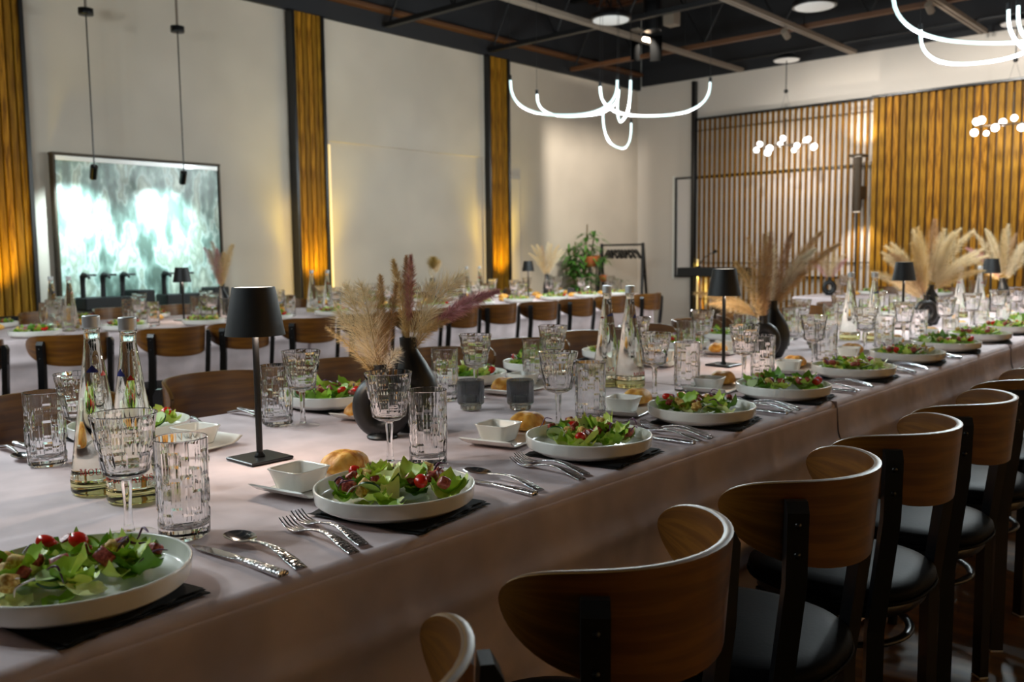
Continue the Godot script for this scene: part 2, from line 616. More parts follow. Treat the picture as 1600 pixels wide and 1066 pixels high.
func make_bottle() -> Node3D:
	var t := thing("water_bottle", "x", "bottle")
	part("base", lathe(V2([0, 0.002, 0.03, 0.002, 0.042, 0, 0.0475, 0.002, 0.0495, 0.008, 0.0496, 0.022, 0.0494, 0.0275, 0.03, 0.028, 0, 0.028]), 48), M.green_glass, t)
	part("filled_body", lathe(V2([0, 0.0284, 0.03, 0.0284, 0.0492, 0.0279, 0.0491, 0.033, 0.0455, 0.056, 0.032, 0.15, 0.0225, 0.216, 0.0160, 0.262, 0.0142, 0.280, 0.0138, 0.2855, 0.0130, 0.2862, 0, 0.2855]), 48), M.water, t)
	part("neck", lathe(V2([0.0120, 0.2866, 0.0138, 0.2866, 0.0136, 0.300, 0.0150, 0.3025, 0.0150, 0.305, 0.0122, 0.305, 0.0120, 0.2866]), 40), M.crystal, t)
	var cap := MB.new()
	var loops := []
	for q in [[0.0005, 0.3052], [0.0150, 0.3052], [0.0157, 0.306], [0.0157, 0.3085], [0.0152, 0.3092], [0.0155, 0.311], [0.0155, 0.325], [0.0150, 0.3275], [0.013, 0.3285], [0.0005, 0.3285]]:
		var l := []
		for k in 80: l.append(Vector3(cos(TAU * k / 80), 0, sin(TAU * k / 80)) * (q[0] - (0.0004 if k % 2 == 0 and q[0] > 0.0151 else 0.0)) + Vector3(0, q[1], 0))
		loops.append(l)
	cap.loft(loops)
	part("cap", cap, M.alu, t)
	var serif := SystemFont.new()
	serif.font_names = PackedStringArray(["Droid Serif"])
	var red := MB.new()
	letters("MOUNTAINS", 0.046, bottle_radius(0.046), 0.0, 0.0165, serif, red)
	part("printing", red, M.ink_red, t)
	var white := MB.new()
	letters("SANT", 0.2, bottle_radius(0.2), 0.12, 0.0085, serif, white)
	letters("SIA", 0.19, bottle_radius(0.19), -0.25, 0.0085, serif, white)
	part("printing", white, M.ink_white, t)
	# the small blue and red mark above the lettering
	for q in [[M.ink_blue, 0.45, 0.225, 0.02, 0.014], [M.ink_red, -0.45, 0.218, 0.012, 0.010]]:
		var r := bottle_radius(q[2]) + 0.0002
		var mk := MB.new()
		mk.grid(8, 2, func(u: float, v: float) -> Vector3:
			var a: float = q[1] + (0.5 - u) * q[3] / r
			var y: float = q[2] + v * q[4] * (1.0 - absf(u - 0.5) * 1.6)
			var rr := bottle_radius(y) + 0.0004
			return Vector3(rr * cos(a), y, rr * sin(a)), true)
		part("printed_mark", mk, q[0], t)
	return t

func make_votive() -> Node3D:
	var t := thing("votive_glass", "x", "candle glass")
	var loops := []
	var ribs := 30
	for q in [[0.0005, 0.003, 0], [0.026, 0.001, 0], [0.030, 0.003, 0], [0.0305, 0.014, 0], [0.034, 0.017, 1], [0.0362, 0.021, 1], [0.0366, 0.05, 1], [0.0366, 0.081, 1], [0.0356, 0.0845, 1], [0.0325, 0.0845, 0], [0.0315, 0.081, 0], [0.031, 0.024, 0], [0.0005, 0.021, 0]]:
		var l := []
		for k in ribs * 4:
			var w: float = absf(sin(PI * k / 4.0)) * 0.0016 if q[2] == 1 else 0.0
			l.append(Vector3(cos(TAU * k / (ribs * 4)), 0, sin(TAU * k / (ribs * 4))) * (q[0] + w) + Vector3(0, q[1], 0))
		loops.append(l)
	var m := MB.new()
	m.loft(loops)
	part("cup", m, M.smoke, t)
	part("tealight", lathe(V2([0, 0.0215, 0.019, 0.0215, 0.0195, 0.036, 0.018, 0.036, 0.017, 0.034, 0, 0.034]), 24), M.ceramic, t)
	return t

func make_plate() -> Node3D:
	var t := thing("rimmed_plate", "x", "plate")
	part("dish", lathe(V2([0, 0.003, 0.098, 0.003, 0.104, 0.0, 0.112, 0.0, 0.116, 0.003, 0.131, 0.010, 0.1355, 0.0145, 0.1375, 0.034, 0.1368, 0.0365, 0.1345, 0.0368, 0.1332, 0.035, 0.131, 0.0165, 0.126, 0.0125, 0.115, 0.011, 0, 0.0108]), 72), M.ceramic, t)
	return t

func make_napkin() -> Node3D:
	var t := thing("folded_napkin", "x", "napkin")
	var g := FastNoiseLite.new()
	g.seed = 5
	g.frequency = 14.0
	for k in 3:
		var m := MB.new()
		var hw := 0.118 - 0.005 * k
		var hd := 0.100 - 0.004 * k
		m.grid(20, 12, func(u: float, v: float) -> Vector3:
			# wraps round a flat, softly rounded fold
			var a := TAU * v
			var x := cos(a)
			var z := (u - 0.5) * 2.0
			var sx := signf(x) * pow(absf(x), 0.35) * hw
			var e := 1.0 - pow(absf(z), 14.0)
			var y := 0.0022 * k + 0.0012 + sin(a) * 0.0011 * maxf(e, 0.05)
			var wob := g.get_noise_3d(sx * 1.0, k * 3.0, z * hd)
			return Vector3(sx + 0.008 * g.get_noise_2d(z * 0.3, k * 7.0) + 0.003 * k, y + maxf(0.0, wob) * 0.004 * clampf((absf(sx) - 0.07) * 30.0, 0.0, 1.0), z * hd + 0.007 * g.get_noise_2d(sx * 2.0, k * 9.0 + 4.0)), true)
		part("fold", m, M.napkin, t, Vector3.ZERO, Basis(Vector3.UP, 0.03 * k))
	return t

func sq_loop(h: float, y: float, pw := 5.0, n := 40) -> Array:
	var l := []
	for k in n:
		var a := TAU * k / n
		var d := pow(pow(absf(cos(a)), pw) + pow(absf(sin(a)), pw), -1.0 / pw)
		l.append(Vector3(h * d * cos(a), y, h * d * sin(a)))
	return l

func make_bowl() -> Node3D:
	var t := thing("square_bowl", "x", "bowl")
	var m := MB.new()
	m.loft([sq_loop(0.0003, 0.001), sq_loop(0.029, 0.0, 8), sq_loop(0.031, 0.002, 8), sq_loop(0.0405, 0.035, 9), sq_loop(0.0428, 0.0385, 10), sq_loop(0.0420, 0.0402, 10), sq_loop(0.0395, 0.0398, 10), sq_loop(0.0380, 0.037, 9), sq_loop(0.029, 0.006, 7), sq_loop(0.0003, 0.0045)])
	part("body", m, M.ceramic, t)
	return t

func make_tray() -> Node3D:
	var t := thing("side_tray", "x", "plate")
	var m := MB.new()
	var path := []
	var wd := []
	var th := []
	for k in 21:
		var s := (k / 20.0 - 0.5) * 2.0
		var e := maxf(0.0, absf(s) - 0.72) / 0.28
		path.append(Vector3(0, 0.0052 + 0.016 * e * e, s * 0.128))
		wd.append(0.066 + 0.004 * e)
		th.append(0.0056 - 0.0016 * e)
	m.ribbon(path, wd, th, Vector3.RIGHT, 0.0)
	part("dish", m, M.ceramic, t)
	part("foot", bx(Vector3(0.09, 0.003, 0.14), Vector3(0, 0.0015, 0), 0.001), M.ceramic, t)
	return t

func make_roll() -> Node3D:
	var t := thing("bread_roll", "x", "bread roll")
	var g := FastNoiseLite.new()
	g.seed = 9
	g.frequency = 12.0
	var m := MB.new()
	m.grid(22, 32, func(u: float, v: float) -> Vector3:
		var th := PI * u
		var a := TAU * v
		var d := Vector3(sin(th) * cos(a), -cos(th), sin(th) * sin(a))
		var p := Vector3(signf(d.x) * pow(absf(d.x), 0.85) * 0.040, 0, d.z * 0.056)
		p.y = (d.y * 0.030 if d.y > 0.0 else d.y * 0.014) + 0.014
		p.y -= 0.0035 * exp(-pow(d.x * 5.0, 2.0)) * clampf(d.y * 2.0, 0.0, 1.0)
		return p * (1.0 + 0.07 * g.get_noise_3d(p.x, p.y, p.z)), false)
	part("crust", m, M.bread, t)
	return t

func curve3(pts: Array, steps: int) -> Array:
	var c := Curve3D.new()
	for k in pts.size():
		var d: Vector3 = (pts[mini(k + 1, pts.size() - 1)] - pts[maxi(k - 1, 0)]) / 6.0
		c.add_point(pts[k], -d, d)
	var r := []
	var L := c.get_baked_length()
	for k in steps + 1: r.append(c.sample_baked(L * k / steps, true))
	return r

func lerp_list(a: Array, steps: int) -> Array:
	var r := []
	for k in steps + 1:
		var t := float(k) / steps * (a.size() - 1)
		var j := mini(int(t), a.size() - 2)
		r.append(lerpf(a[j], a[j + 1], t - j))
	return r

func make_fork() -> Node3D:     # tines towards -x, handle end at +x
	var t := thing("table_fork", "x", "fork")
	var m := MB.new()
	var hp := curve3([Vector3(-0.028, 0.006, 0), Vector3(0.0, 0.012, 0), Vector3(0.04, 0.016, 0), Vector3(0.08, 0.010, 0), Vector3(0.112, 0.003, 0)], 18)
	m.ribbon(hp, lerp_list([0.0035, 0.0035, 0.005, 0.008, 0.0105, 0.0098], 18), lerp_list([0.003, 0.0035, 0.0035, 0.0035, 0.004], 18), Vector3.BACK)
	part("handle", m, M.hammered, t)
	var h := MB.new()
	h.ribbon(curve3([Vector3(-0.026, 0.0065, 0), Vector3(-0.04, 0.003, 0), Vector3(-0.055, 0.0025, 0)], 8), lerp_list([0.0035, 0.009, 0.0118, 0.0122], 8), lerp_list([0.003, 0.002], 8), Vector3.BACK)
	for k in 4:
		var z := (k - 1.5) * 0.0066
		h.ribbon(curve3([Vector3(-0.053, 0.0025, z), Vector3(-0.072, 0.005, z), Vector3(-0.092, 0.014, z * 0.96)], 7), lerp_list([0.0022, 0.0019, 0.0009], 7), lerp_list([0.002, 0.0012], 7), Vector3.BACK)
	part("tines", h, M.metal, t)
	return t

func make_spoon() -> Node3D:
	var t := thing("table_spoon", "x", "spoon")
	var m := MB.new()
	var hp := curve3([Vector3(-0.028, 0.010, 0), Vector3(0.0, 0.014, 0), Vector3(0.04, 0.016, 0), Vector3(0.08, 0.010, 0), Vector3(0.112, 0.003, 0)], 18)
	m.ribbon(hp, lerp_list([0.0035, 0.0035, 0.005, 0.008, 0.0105, 0.0098], 18), lerp_list([0.003, 0.0035, 0.0035, 0.0035, 0.004], 18), Vector3.BACK)
	part("handle", m, M.hammered, t)
	var b := MB.new()
	for side in [0, 1]:
		b.grid(10, 28, func(u: float, v: float) -> Vector3:
			var a := TAU * v
			var x := -0.061 + u * cos(a) * 0.035
			var z := u * sin(a) * 0.0215 * (1.0 - 0.12 * cos(a))
			return Vector3(x, 0.0025 + 0.0085 * u * u + side * 0.0009 * (1.0 - u * 0.9), z), side == 1)
	part("bowl", b, M.metal, t)
	return t

func make_knife() -> Node3D:
	var t := thing("table_knife", "x", "knife")
	var m := MB.new()
	m.ribbon(curve3([Vector3(0.0, 0.005, 0), Vector3(0.05, 0.0055, 0), Vector3(0.108, 0.005, 0)], 14), lerp_list([0.0055, 0.0065, 0.008, 0.0095, 0.009], 14), lerp_list([0.005, 0.0065, 0.008], 14), Vector3.BACK)
	part("handle", m, M.hammered, t)
	var b := MB.new()
	b.ribbon(curve3([Vector3(0.002, 0.005, 0), Vector3(-0.05, 0.0035, 0), Vector3(-0.108, 0.003, 0.004)], 14), lerp_list([0.005, 0.0085, 0.0095, 0.0095, 0.008, 0.002], 14), lerp_list([0.003, 0.0018, 0.001], 14), Vector3.BACK, 0.0)
	part("blade", b, M.metal, t)
	return t

func make_lamp() -> Node3D:
	var t := thing("table_lamp", "x", "table lamp")
	part("base", bx(Vector3(0.102, 0.006, 0.102), Vector3(0, 0.003, 0), 0.0015), M.black_paint, t)
	part("stem", lathe(V2([0, 0.006, 0.0115, 0.006, 0.0115, 0.009, 0.0075, 0.014, 0.0068, 0.018, 0.0068, 0.30, 0, 0.30]), 20), M.black_paint, t)
	var sh := part("shade", lathe(V2([0.0425, 0.360, 0.0605, 0.2675, 0.0625, 0.2675, 0.0442, 0.369, 0.0430, 0.369, 0.0408, 0.3645, 0.0, 0.3635, 0.0, 0.360, 0.0425, 0.360]), 48), M.black_matte, t)
	part("light_ring", lathe(V2([0, 0.364, 0.0405, 0.364, 0.0405, 0.3684, 0, 0.3684]), 36), M.lamp_glow, sh)
	part("diffuser", lathe(V2([0, 0.2885, 0.0545, 0.2885, 0.0535, 0.2925, 0, 0.2925]), 36), M.lamp_glow, sh)
	var l := OmniLight3D.new()
	l.name = "lamp_light"
	l.position = Vector3(0.012, 0.274, 0)
	l.light_color = Color(1.0, 0.90, 0.80)
	l.light_energy = LAMP_E
	l.light_size = 0.012
	l.omni_range = 20.0
	l.omni_attenuation = 2.0
	l.shadow_enabled = true
	t.add_child(l)
	return t

func make_big_vase() -> Node3D:
	var t := thing("bottle_vase", "x", "vase")
	var p := []
	var prof := [[0.0, 0.0005, 0.0], [0.0, 0.035, 0.005], [0.004, 0.039, 0.006], [0.05, 0.0515, 0.014], [0.09, 0.0555, 0.018], [0.13, 0.0495, 0.016], [0.165, 0.0365, 0.010], [0.19, 0.026, 0.004], [0.205, 0.0212, 0.0], [0.225, 0.0208, -0.001], [0.232, 0.0212, -0.001], [0.2325, 0.0195, -0.001], [0.225, 0.018, -0.001], [0.15, 0.018, 0.006], [0.1495, 0.0005, 0.006]]
	for q in prof:
		var l := []
		for k in 40:
			var a := TAU * k / 40
			l.append(Vector3(q[2], q[0], 0) + Vector3(cos(a) * q[1], 0, sin(a) * q[1] * 0.86))
		p.append(l)
	var m := MB.new()
	m.loft(p)
	part("body", m, M.vase, t)
	return t

func make_ring_vase() -> Node3D:
	var t := thing("ring_vase", "x", "vase")
	var m := MB.new()
	var path := []
	var rad := []
	for k in 41:
		var a := TAU * k / 40.0 - PI / 2.0
		path.append(Vector3(cos(a) * 0.045, 0.076 + sin(a) * 0.052, 0))
		rad.append(0.0235 + 0.003 * (1.0 - sin(a)) * 0.5)
	m.tube(path, rad, 18, false, 1.1, Vector3.BACK)
	m.lathe(V2([0.0005, 0.128, 0.0195, 0.128, 0.018, 0.142, 0.0165, 0.155, 0.0165, 0.168, 0.018, 0.176, 0.0165, 0.1765, 0.0145, 0.168, 0.0145, 0.145, 0.0005, 0.145]), 28)
	m.lathe(V2([0.0005, 0.0, 0.036, 0.0, 0.037, 0.004, 0.028, 0.014, 0.0005, 0.014]), 32)
	part("body", m, M.vase, t)
	return t

# ---------------------------------------------------------------- salad
var leaf_meshes := []
var bits := {}

func leaf_mesh(seed_: int, len_: float, wid: float, curl: float, ruffle: float) -> ArrayMesh:
	var g := FastNoiseLite.new()
	g.seed = seed_
	g.frequency = 1.0
	var m := MB.new()
	m.grid(9, 8, func(u: float, v: float) -> Vector3:
		var s := (v - 0.5) * 2.0
		var w := wid * (0.5 + 0.5 * pow(sin(PI * clampf(u * 0.8 + 0.14, 0.0, 1.0)), 0.6)) * (1.0 + 0.25 * g.get_noise_2d(u * 5.0, 4.0 + signf(s)))
		var y := curl * len_ * (u - 0.4) * (u - 0.4) + 0.35 * wid * s * s * curl
		y += ruffle * (g.get_noise_3d(u * 3.2, s * 2.6, seed_) + absf(s) * 0.8 * sin(u * 9.0 + seed_ + signf(s)))
		return Vector3((u - 0.5) * len_, y, s * w * 0.5), true)
	# paler along the rib and towards the stalk
	for k in m.c.size():
		var u: float = m.uv[k].x
		var s: float = absf(m.uv[k].y - 0.5) * 2.0
		var f := clampf(1.0 - s * 3.0, 0.0, 1.0) * 0.45 + (1.0 - u) * 0.22
		m.c[k] = Color(1.0 + f * 0.9, 1.0 + f * 0.6, 1.0 + f * 0.8)
	return m.mesh()

func blob(r: Vector3, seed_: int, rough: float, cut := 2.0, nu := 10, nv := 14) -> MB:
	var g := FastNoiseLite.new()
	g.seed = seed_
	g.frequency = 1.2
	var m := MB.new()
	m.grid(nu, nv, func(u: float, v: float) -> Vector3:
		var d := Vector3(sin(PI * u) * cos(TAU * v), -cos(PI * u), sin(PI * u) * sin(TAU * v))
		var s := pow(pow(absf(d.x), cut) + pow(absf(d.y), cut) + pow(absf(d.z), cut), -1.0 / cut)
		return d * s * r * (1.0 + rough * g.get_noise_3d(d.x, d.y, d.z)), false)
	return m

func salad_kit() -> void:
	for k in 12: leaf_meshes.append(leaf_mesh(k * 7 + 1, 0.040 + 0.010 * (k % 3), 0.030 + 0.007 * (k % 4), 0.35 + 0.3 * (k % 3), 0.0032 + 0.0014 * (k % 3)))
	bits.ham = [blob(Vector3(0.0085, 0.0075, 0.0085), 1, 0.10, 14.0, 12, 16).mesh(), blob(Vector3(0.0105, 0.0055, 0.008), 2, 0.12, 14.0, 12, 16).mesh()]
	bits.crouton = [blob(Vector3(0.0095, 0.007, 0.0095), 3, 0.12, 14.0, 12, 16).mesh(), blob(Vector3(0.012, 0.007, 0.009), 4, 0.2, 4.0).mesh()]
	bits.tomato = [blob(Vector3(0.0115, 0.0095, 0.0145), 5, 0.02, 2.2, 12, 18).mesh()]
	var sh := []
	for k in 3: sh.append(tube(curve3([Vector3(-0.018, 0, 0), Vector3(-0.006, 0.006 + 0.003 * k, 0.005), Vector3(0.008, 0.004, -0.004 + 0.004 * k), Vector3(0.020, 0.0, 0.003)], 10), [0.0006, 0.0014, 0.0018, 0.002, 0.0022, 0.0022, 0.002, 0.0018, 0.0016, 0.001, 0.0005], 6, 0.6).mesh())
	bits.shred = sh
	var cu := MB.new()
	cu.lathe(V2([0.0185, -0.002, 0.0192, -0.0015, 0.0192, 0.0015, 0.0185, 0.002]), 24)
	bits.cuke_skin = cu.mesh()
	var cf := MB.new()
	cf.lathe(V2([0.0, -0.002, 0.0186, -0.002]), 24)
	cf.lathe(V2([0.0186, 0.002, 0.0, 0.0022]), 24)
	bits.cuke = cf.mesh()

func salad_items(seed_: int) -> Array:
	# [name, mesh, material, transform] inside the plate, its open space towards the diner
	var g := RandomNumberGenerator.new()
	g.seed = seed_
	var r := []
	var spot := func(lo: float, hi: float, gap: float) -> Vector3:
		var a := g.randf_range(0.55 + gap, TAU - 0.35 - gap) + 0.45 * (seed_ % 3) - 0.4
		var d := sqrt(g.randf_range(lo * lo, hi * hi))
		return Vector3(cos(a) * d, 0, sin(a) * d)
	var rot := func(tilt: float) -> Basis:
		return Basis(Vector3.UP, g.randf() * TAU) * Basis(Vector3.RIGHT, g.randf_range(-tilt, tilt)) * Basis(Vector3.BACK, g.randf_range(-tilt, tilt))
	var greens := ["leaf_dark", "leaf_mid", "leaf_mid", "leaf_light", "leaf_mid", "leaf_light", "leaf_light", "leaf_pale"]
	for k in 46:
		var layer := k / 18
		var p: Vector3 = spot.call(0.02, 0.104 - 0.016 * layer, 0.1 * layer)
		p.y = 0.017 + 0.009 * layer + g.randf() * 0.005
		r.append(["lettuce_leaf", leaf_meshes[g.randi() % 12], M[greens[g.randi() % greens.size()]], Transform3D((rot.call(0.34) as Basis).scaled(Vector3.ONE * g.randf_range(0.72, 1.1)), p)])
	for q in [["ham_cube", "ham", 10, M.ham], ["crouton", "crouton", 6, M.crouton]]:
		for k in q[2]:
			var p: Vector3 = spot.call(0.02, 0.10, 0.1)
			p.y = 0.042 + g.randf() * 0.008
			r.append([q[0], bits[q[1]][g.randi() % 2], q[3], Transform3D((rot.call(0.8) as Basis).scaled(Vector3.ONE * g.randf_range(0.8, 1.15)), p)])
	for k in 2:
		var p: Vector3 = spot.call(0.05, 0.10, 0.1)
		p.y = 0.043 + g.randf() * 0.006
		r.append(["cherry_tomato", bits.tomato[0], M.tomato, Transform3D(rot.call(0.7), p)])
	for k in 9:
		var p: Vector3 = spot.call(0.03, 0.105, 0.0)
		p.y = 0.042 + g.randf() * 0.010
		r.append(["cabbage_shred" if k % 3 else "onion_shred", bits.shred[k % 3], M.cabbage if k % 3 else M.onion, Transform3D(rot.call(0.9), p)])
	for k in 2:
		var p: Vector3 = spot.call(0.06, 0.095, 0.2)
		p.y = 0.043
		var b: Basis = rot.call(0.9)
		r.append(["cucumber_slice", bits.cuke, M.cucumber, Transform3D(b, p)])
		r.append(["cucumber_rind", bits.cuke_skin, M.cucumber_skin, Transform3D(b, p)])
	return r

func make_salad(seed_: int, detailed: bool) -> Node3D:
	var t := thing("mixed_salad", "x", "salad")
	var items := salad_items(seed_)
	if detailed:
		var slice: Node3D
		for q in items:
			if q[0] == "cucumber_rind":
				part("rind", q[1], q[2], slice)
				continue
			var o := part(q[0], q[1], q[2], t)
			o.transform = q[3]
			if q[0] == "cucumber_slice": slice = o
	else:
		var by := {}
		for q in items:
			var key: Material = q[2]
			if not by.has(key): by[key] = [q[0], SurfaceTool.new()]
			(by[key][1] as SurfaceTool).append_from(q[1], 0, q[3])
		for key in by:
			var o := part({"lettuce_leaf": "lettuce", "ham_cube": "ham", "cherry_tomato": "tomatoes", "crouton": "croutons", "cabbage_shred": "cabbage", "onion_shred": "onion", "cucumber_slice": "cucumber", "cucumber_rind": "rind"}[by[key][0]], (by[key][1] as SurfaceTool).commit(), key, t)
			o.set_meta("kind", "stuff")
	return t

# ---------------------------------------------------------------- dried grasses
func plume(m: MB, base: Vector3, ctrl: Vector3, tip: Vector3, start: float, wid: float, hair: float, count: int, c0: Color, c1: Color, wisp: float, seed_: int) -> void:
	var g := RandomNumberGenerator.new()
	g.seed = seed_
	m.col = Color(0.52, 0.38, 0.17)
	m.tube(bez(base, ctrl, tip, 10), [0.0013, 0.0013, 0.0012, 0.0012, 0.0011, 0.0011, 0.001, 0.001, 0.0008, 0.0006, 0.0004], 5)
	for k in count:
		var t := start + (1.0 - start) * g.randf()
		var p := base * (1 - t) * (1 - t) + ctrl * 2 * t * (1 - t) + tip * t * t
		var d := ((ctrl - base) * (1 - t) + (tip - ctrl) * t).normalized()
		var rnd := Vector3(g.randfn(), g.randfn(), g.randfn())
		rnd = (rnd - d * rnd.dot(d)).normalized()
		var prof := sin(PI * pow((t - start) / (1.0 - start + 0.001) * 0.92 + 0.06, 0.8))
		var off := rnd * wid * prof * sqrt(g.randf())
		var dir := (d * (0.55 + wisp) + rnd * g.randf_range(0.4, 1.3) + Vector3(g.randfn(), g.randfn(), g.randfn()) * 0.22 + Vector3(0, -0.3 * wisp, 0)).normalized()
		var L := hair * g.randf_range(0.5, 1.2) * (0.45 + 0.55 * prof)
		var sd := dir.cross(Vector3(g.randfn(), g.randfn(), g.randfn())).normalized() * 0.00055
		var f := g.randf()
		m.col = c0.lerp(c1, f)
		var q := p + off * 0.5
		m.tri(q - sd, q + sd, q + off * 0.3 + dir * L)

const STRAW := Color(0.66, 0.46, 0.20)
const STRAW2 := Color(0.80, 0.64, 0.38)
const CREAM := Color(0.85, 0.76, 0.58)
const BROWN := Color(0.40, 0.22, 0.12)
const BROWN2 := Color(0.60, 0.40, 0.24)
const MAUVE := Color(0.52, 0.20, 0.24)
const MAUVE2 := Color(0.80, 0.50, 0.50)

func bouquet(label: String, at: Vector3, list: Array, group := "") -> Node3D:
	# each entry: [neck offset, tip across, tip up, tip depth, bend, start, width, hair, count, colour, colour, wisp]
	var t := thing("dried_grass_bouquet", label, "dried grasses", at, 0.0, group)
	var k := 0
	for q in list:
		var m := MB.new()
		var b: Vector3 = q[0]
		var tip: Vector3 = b + RT * q[1] + Vector3(0, q[2], 0) + FW * q[3]
		var ctrl: Vector3 = b + RT * (q[1] * (0.5 - q[4])) + Vector3(0, q[2] * (0.5 + q[4]) + 0.01, 0) + FW * q[3] * 0.4
		plume(m, b - Vector3(0, 0.045, 0), ctrl, tip, q[5], q[6], q[7], q[8], q[9], q[10], q[11], 100 + k * 13 + int(absf(at.z) * 100.0))
		part("plume", m, M.grass, t)
		k += 1
	return t

func random_bouquet(seed_: int, neck_a: Vector3, neck_b: Vector3, n: int, spread: float, tall: float, density: float, pale: float) -> Array:
	var g := RandomNumberGenerator.new()
	g.seed = seed_
	var r := []
	for k in n:
		var s := (k + 0.5) / n * 2.0 - 1.0 + g.randf_range(-0.12, 0.12)
		var kind := g.randf()
		var c0 := STRAW
		var c1 := STRAW2
		if kind < pale:
			c0 = STRAW2
			c1 = CREAM
		elif kind > 0.62 + pale * 0.4:
			c0 = MAUVE if g.randf() < 0.4 else BROWN
			c1 = MAUVE2 if c0 == MAUVE else BROWN2
		var a := s * spread
		r.append([neck_a if s < -0.1 else neck_b, sin(a) * tall * g.randf_range(0.85, 1.1), cos(a) * tall * g.randf_range(0.8, 1.1) + 0.03, g.randf_range(-0.06, 0.06), 0.12, 0.14, 0.024 + 0.012 * g.randf(), 0.042, int(density * g.randf_range(0.8, 1.2)), c0, c1, 0.4 + 0.6 * absf(s)])
	return r

# ---------------------------------------------------------------- chairs
func back_point(t: float, k: float, off: float) -> Vector3:
	# t -1..1 along the bend, k 0..1 from lower to upper edge, off moves outwards; the bend's centre is the chair's origin
	var top := 0.769 + 0.046 * sqrt(maxf(0.0, 1.0 - pow(absf(t), 6.0)))
	var low := 0.769 - 0.112 * pow(maxf(0.0, 1.0 - pow(absf(t), 2.5)), 0.6)
	var ang := t * 1.53
	var y := lerpf(low, top, k)
	var nn := Vector3(cos(ang), 0, sin(ang))
	return nn * (0.194 + off) + Vector3((y - 0.80) * 0.08, y, 0)

func make_chair() -> Node3D:      # faces -x, back at +x
	var t := thing("dining_chair", "x", "chair")
	var edge := func(a: float) -> float: return sin(a * PI / 2.0)
	var b := MB.new()
	b.grid(36, 10, func(u: float, v: float) -> Vector3: return back_point(edge.call(u * 2.0 - 1.0), v, 0.0065), true)
	b.grid(36, 10, func(u: float, v: float) -> Vector3: return back_point(edge.call(u * 2.0 - 1.0), v, -0.0065), false)
	var bp := part("backrest", b, M.walnut, t)
	var e := MB.new()
	for k in [0.0, 1.0]:
		e.grid(36, 4, func(u: float, v: float) -> Vector3:
			var o := (v - 0.5) * 0.013
			return back_point(edge.call(u * 2.0 - 1.0), k, o) + Vector3(0, (0.0016 if k > 0.5 else -0.0016) * (1.0 - pow(2.0 * v - 1.0, 2.0)), 0), k < 0.5)
	part("ply_edge", e, M.ply, bp)
	for s in [-1.0, 1.0]:
		var ang: float = s * 0.92
		var rad := Vector3(cos(ang), 0, sin(ang))
		var f := Basis(Vector3.UP, -ang)
		var path := [Vector3(0.100, 0.006, s * 0.168), Vector3(0.100, 0.40, s * 0.165), rad * 0.2110 + Vector3(0, 0.645, 0), rad * 0.2170 + Vector3(0, 0.770, 0), rad * 0.2125 + Vector3(0, 0.788, 0)]
		var m := MB.new()
		for k in 4:
			var a: Vector3 = path[k]
			var c: Vector3 = path[k + 1]
			var w1 := 0.0125 if k < 3 else 0.007
			var q := []
			for z in [[a, 0.0125], [c, w1]]:
				for h in [[-1, -1], [1, -1], [1, 1], [-1, 1]]:
					q.append((z[0] as Vector3) + f * Vector3(h[0] * z[1], 0, h[1] * 0.0175))
			var o := (a + c) / 2.0
			for j in 4: m.out_quad(q[j], q[(j + 1) % 4], q[4 + (j + 1) % 4], q[4 + j], o)
			if k == 3: m.out_quad(q[4], q[5], q[6], q[7], o)
			if k == 0: m.out_quad(q[0], q[1], q[2], q[3], o)
		var leg := part("rear_leg", m, M.black_paint, t)
		for y in [0.750, 0.700]:
			var pt: Vector3 = (path[2] as Vector3).lerp(path[3], (y - 0.645) / 0.125)
			part("bolt", lathe(V2([0.0056, 0.0, 0.0056, 0.002, 0.003, 0.0038, 0, 0.004]), 14), M.black_paint, leg, pt + rad * 0.0123, Basis(Quaternion(Vector3.UP, rad)))
		part("glide", bx(Vector3(0.028, 0.006, 0.036), Vector3(0.100, 0.003, s * 0.168), 0.001, f), M.alu, leg)
		var fl := MB.new()
		fl.tube([Vector3(-0.175, 0.41, s * 0.130), Vector3(-0.19, 0.2, s * 0.145), Vector3(-0.20, 0.0, s * 0.155)], 0.0145, 10)
		part("front_leg", fl, M.black_paint, t)
	var st := MB.new()
	var loops := []
	var pl := func(h: float, y: float) -> Array:
		var l := sq_loop(h, y, 2.5, 56)
		for k in l.size(): l[k] = Vector3(l[k].x - 0.045, l[k].y, l[k].z)
		return l
	for q in [[0.001, 0.440], [0.180, 0.440], [0.192, 0.446], [0.198, 0.457], [0.195, 0.470], [0.182, 0.480], [0.15, 0.487], [0.08, 0.491], [0.001, 0.492]]: loops.append(pl.call(q[0], q[1]))
	st.loft(loops)
	var seat := part("seat", st, M.vinyl, t)
	var piping := []
	for q in pl.call(0.1965, 0.4475): piping.append(q)
	piping.append(piping[0])
	part("piping", tube(piping, 0.0042, 6), M.vinyl, seat)
	var fr := MB.new()
	fr.loft([pl.call(0.160, 0.438), pl.call(0.160, 0.412), pl.call(0.178, 0.412), pl.call(0.178, 0.438), pl.call(0.160, 0.438)])
	part("seat_frame", fr, M.black_paint, t)
	var ring := []
	for k in 37: ring.append(Vector3(cos(TAU * k / 36) * 0.152 - 0.045, 0.335, sin(TAU * k / 36) * 0.152))
	part("brace_ring", tube(ring, 0.011, 8, 0.6), M.black_paint, t)
	return t

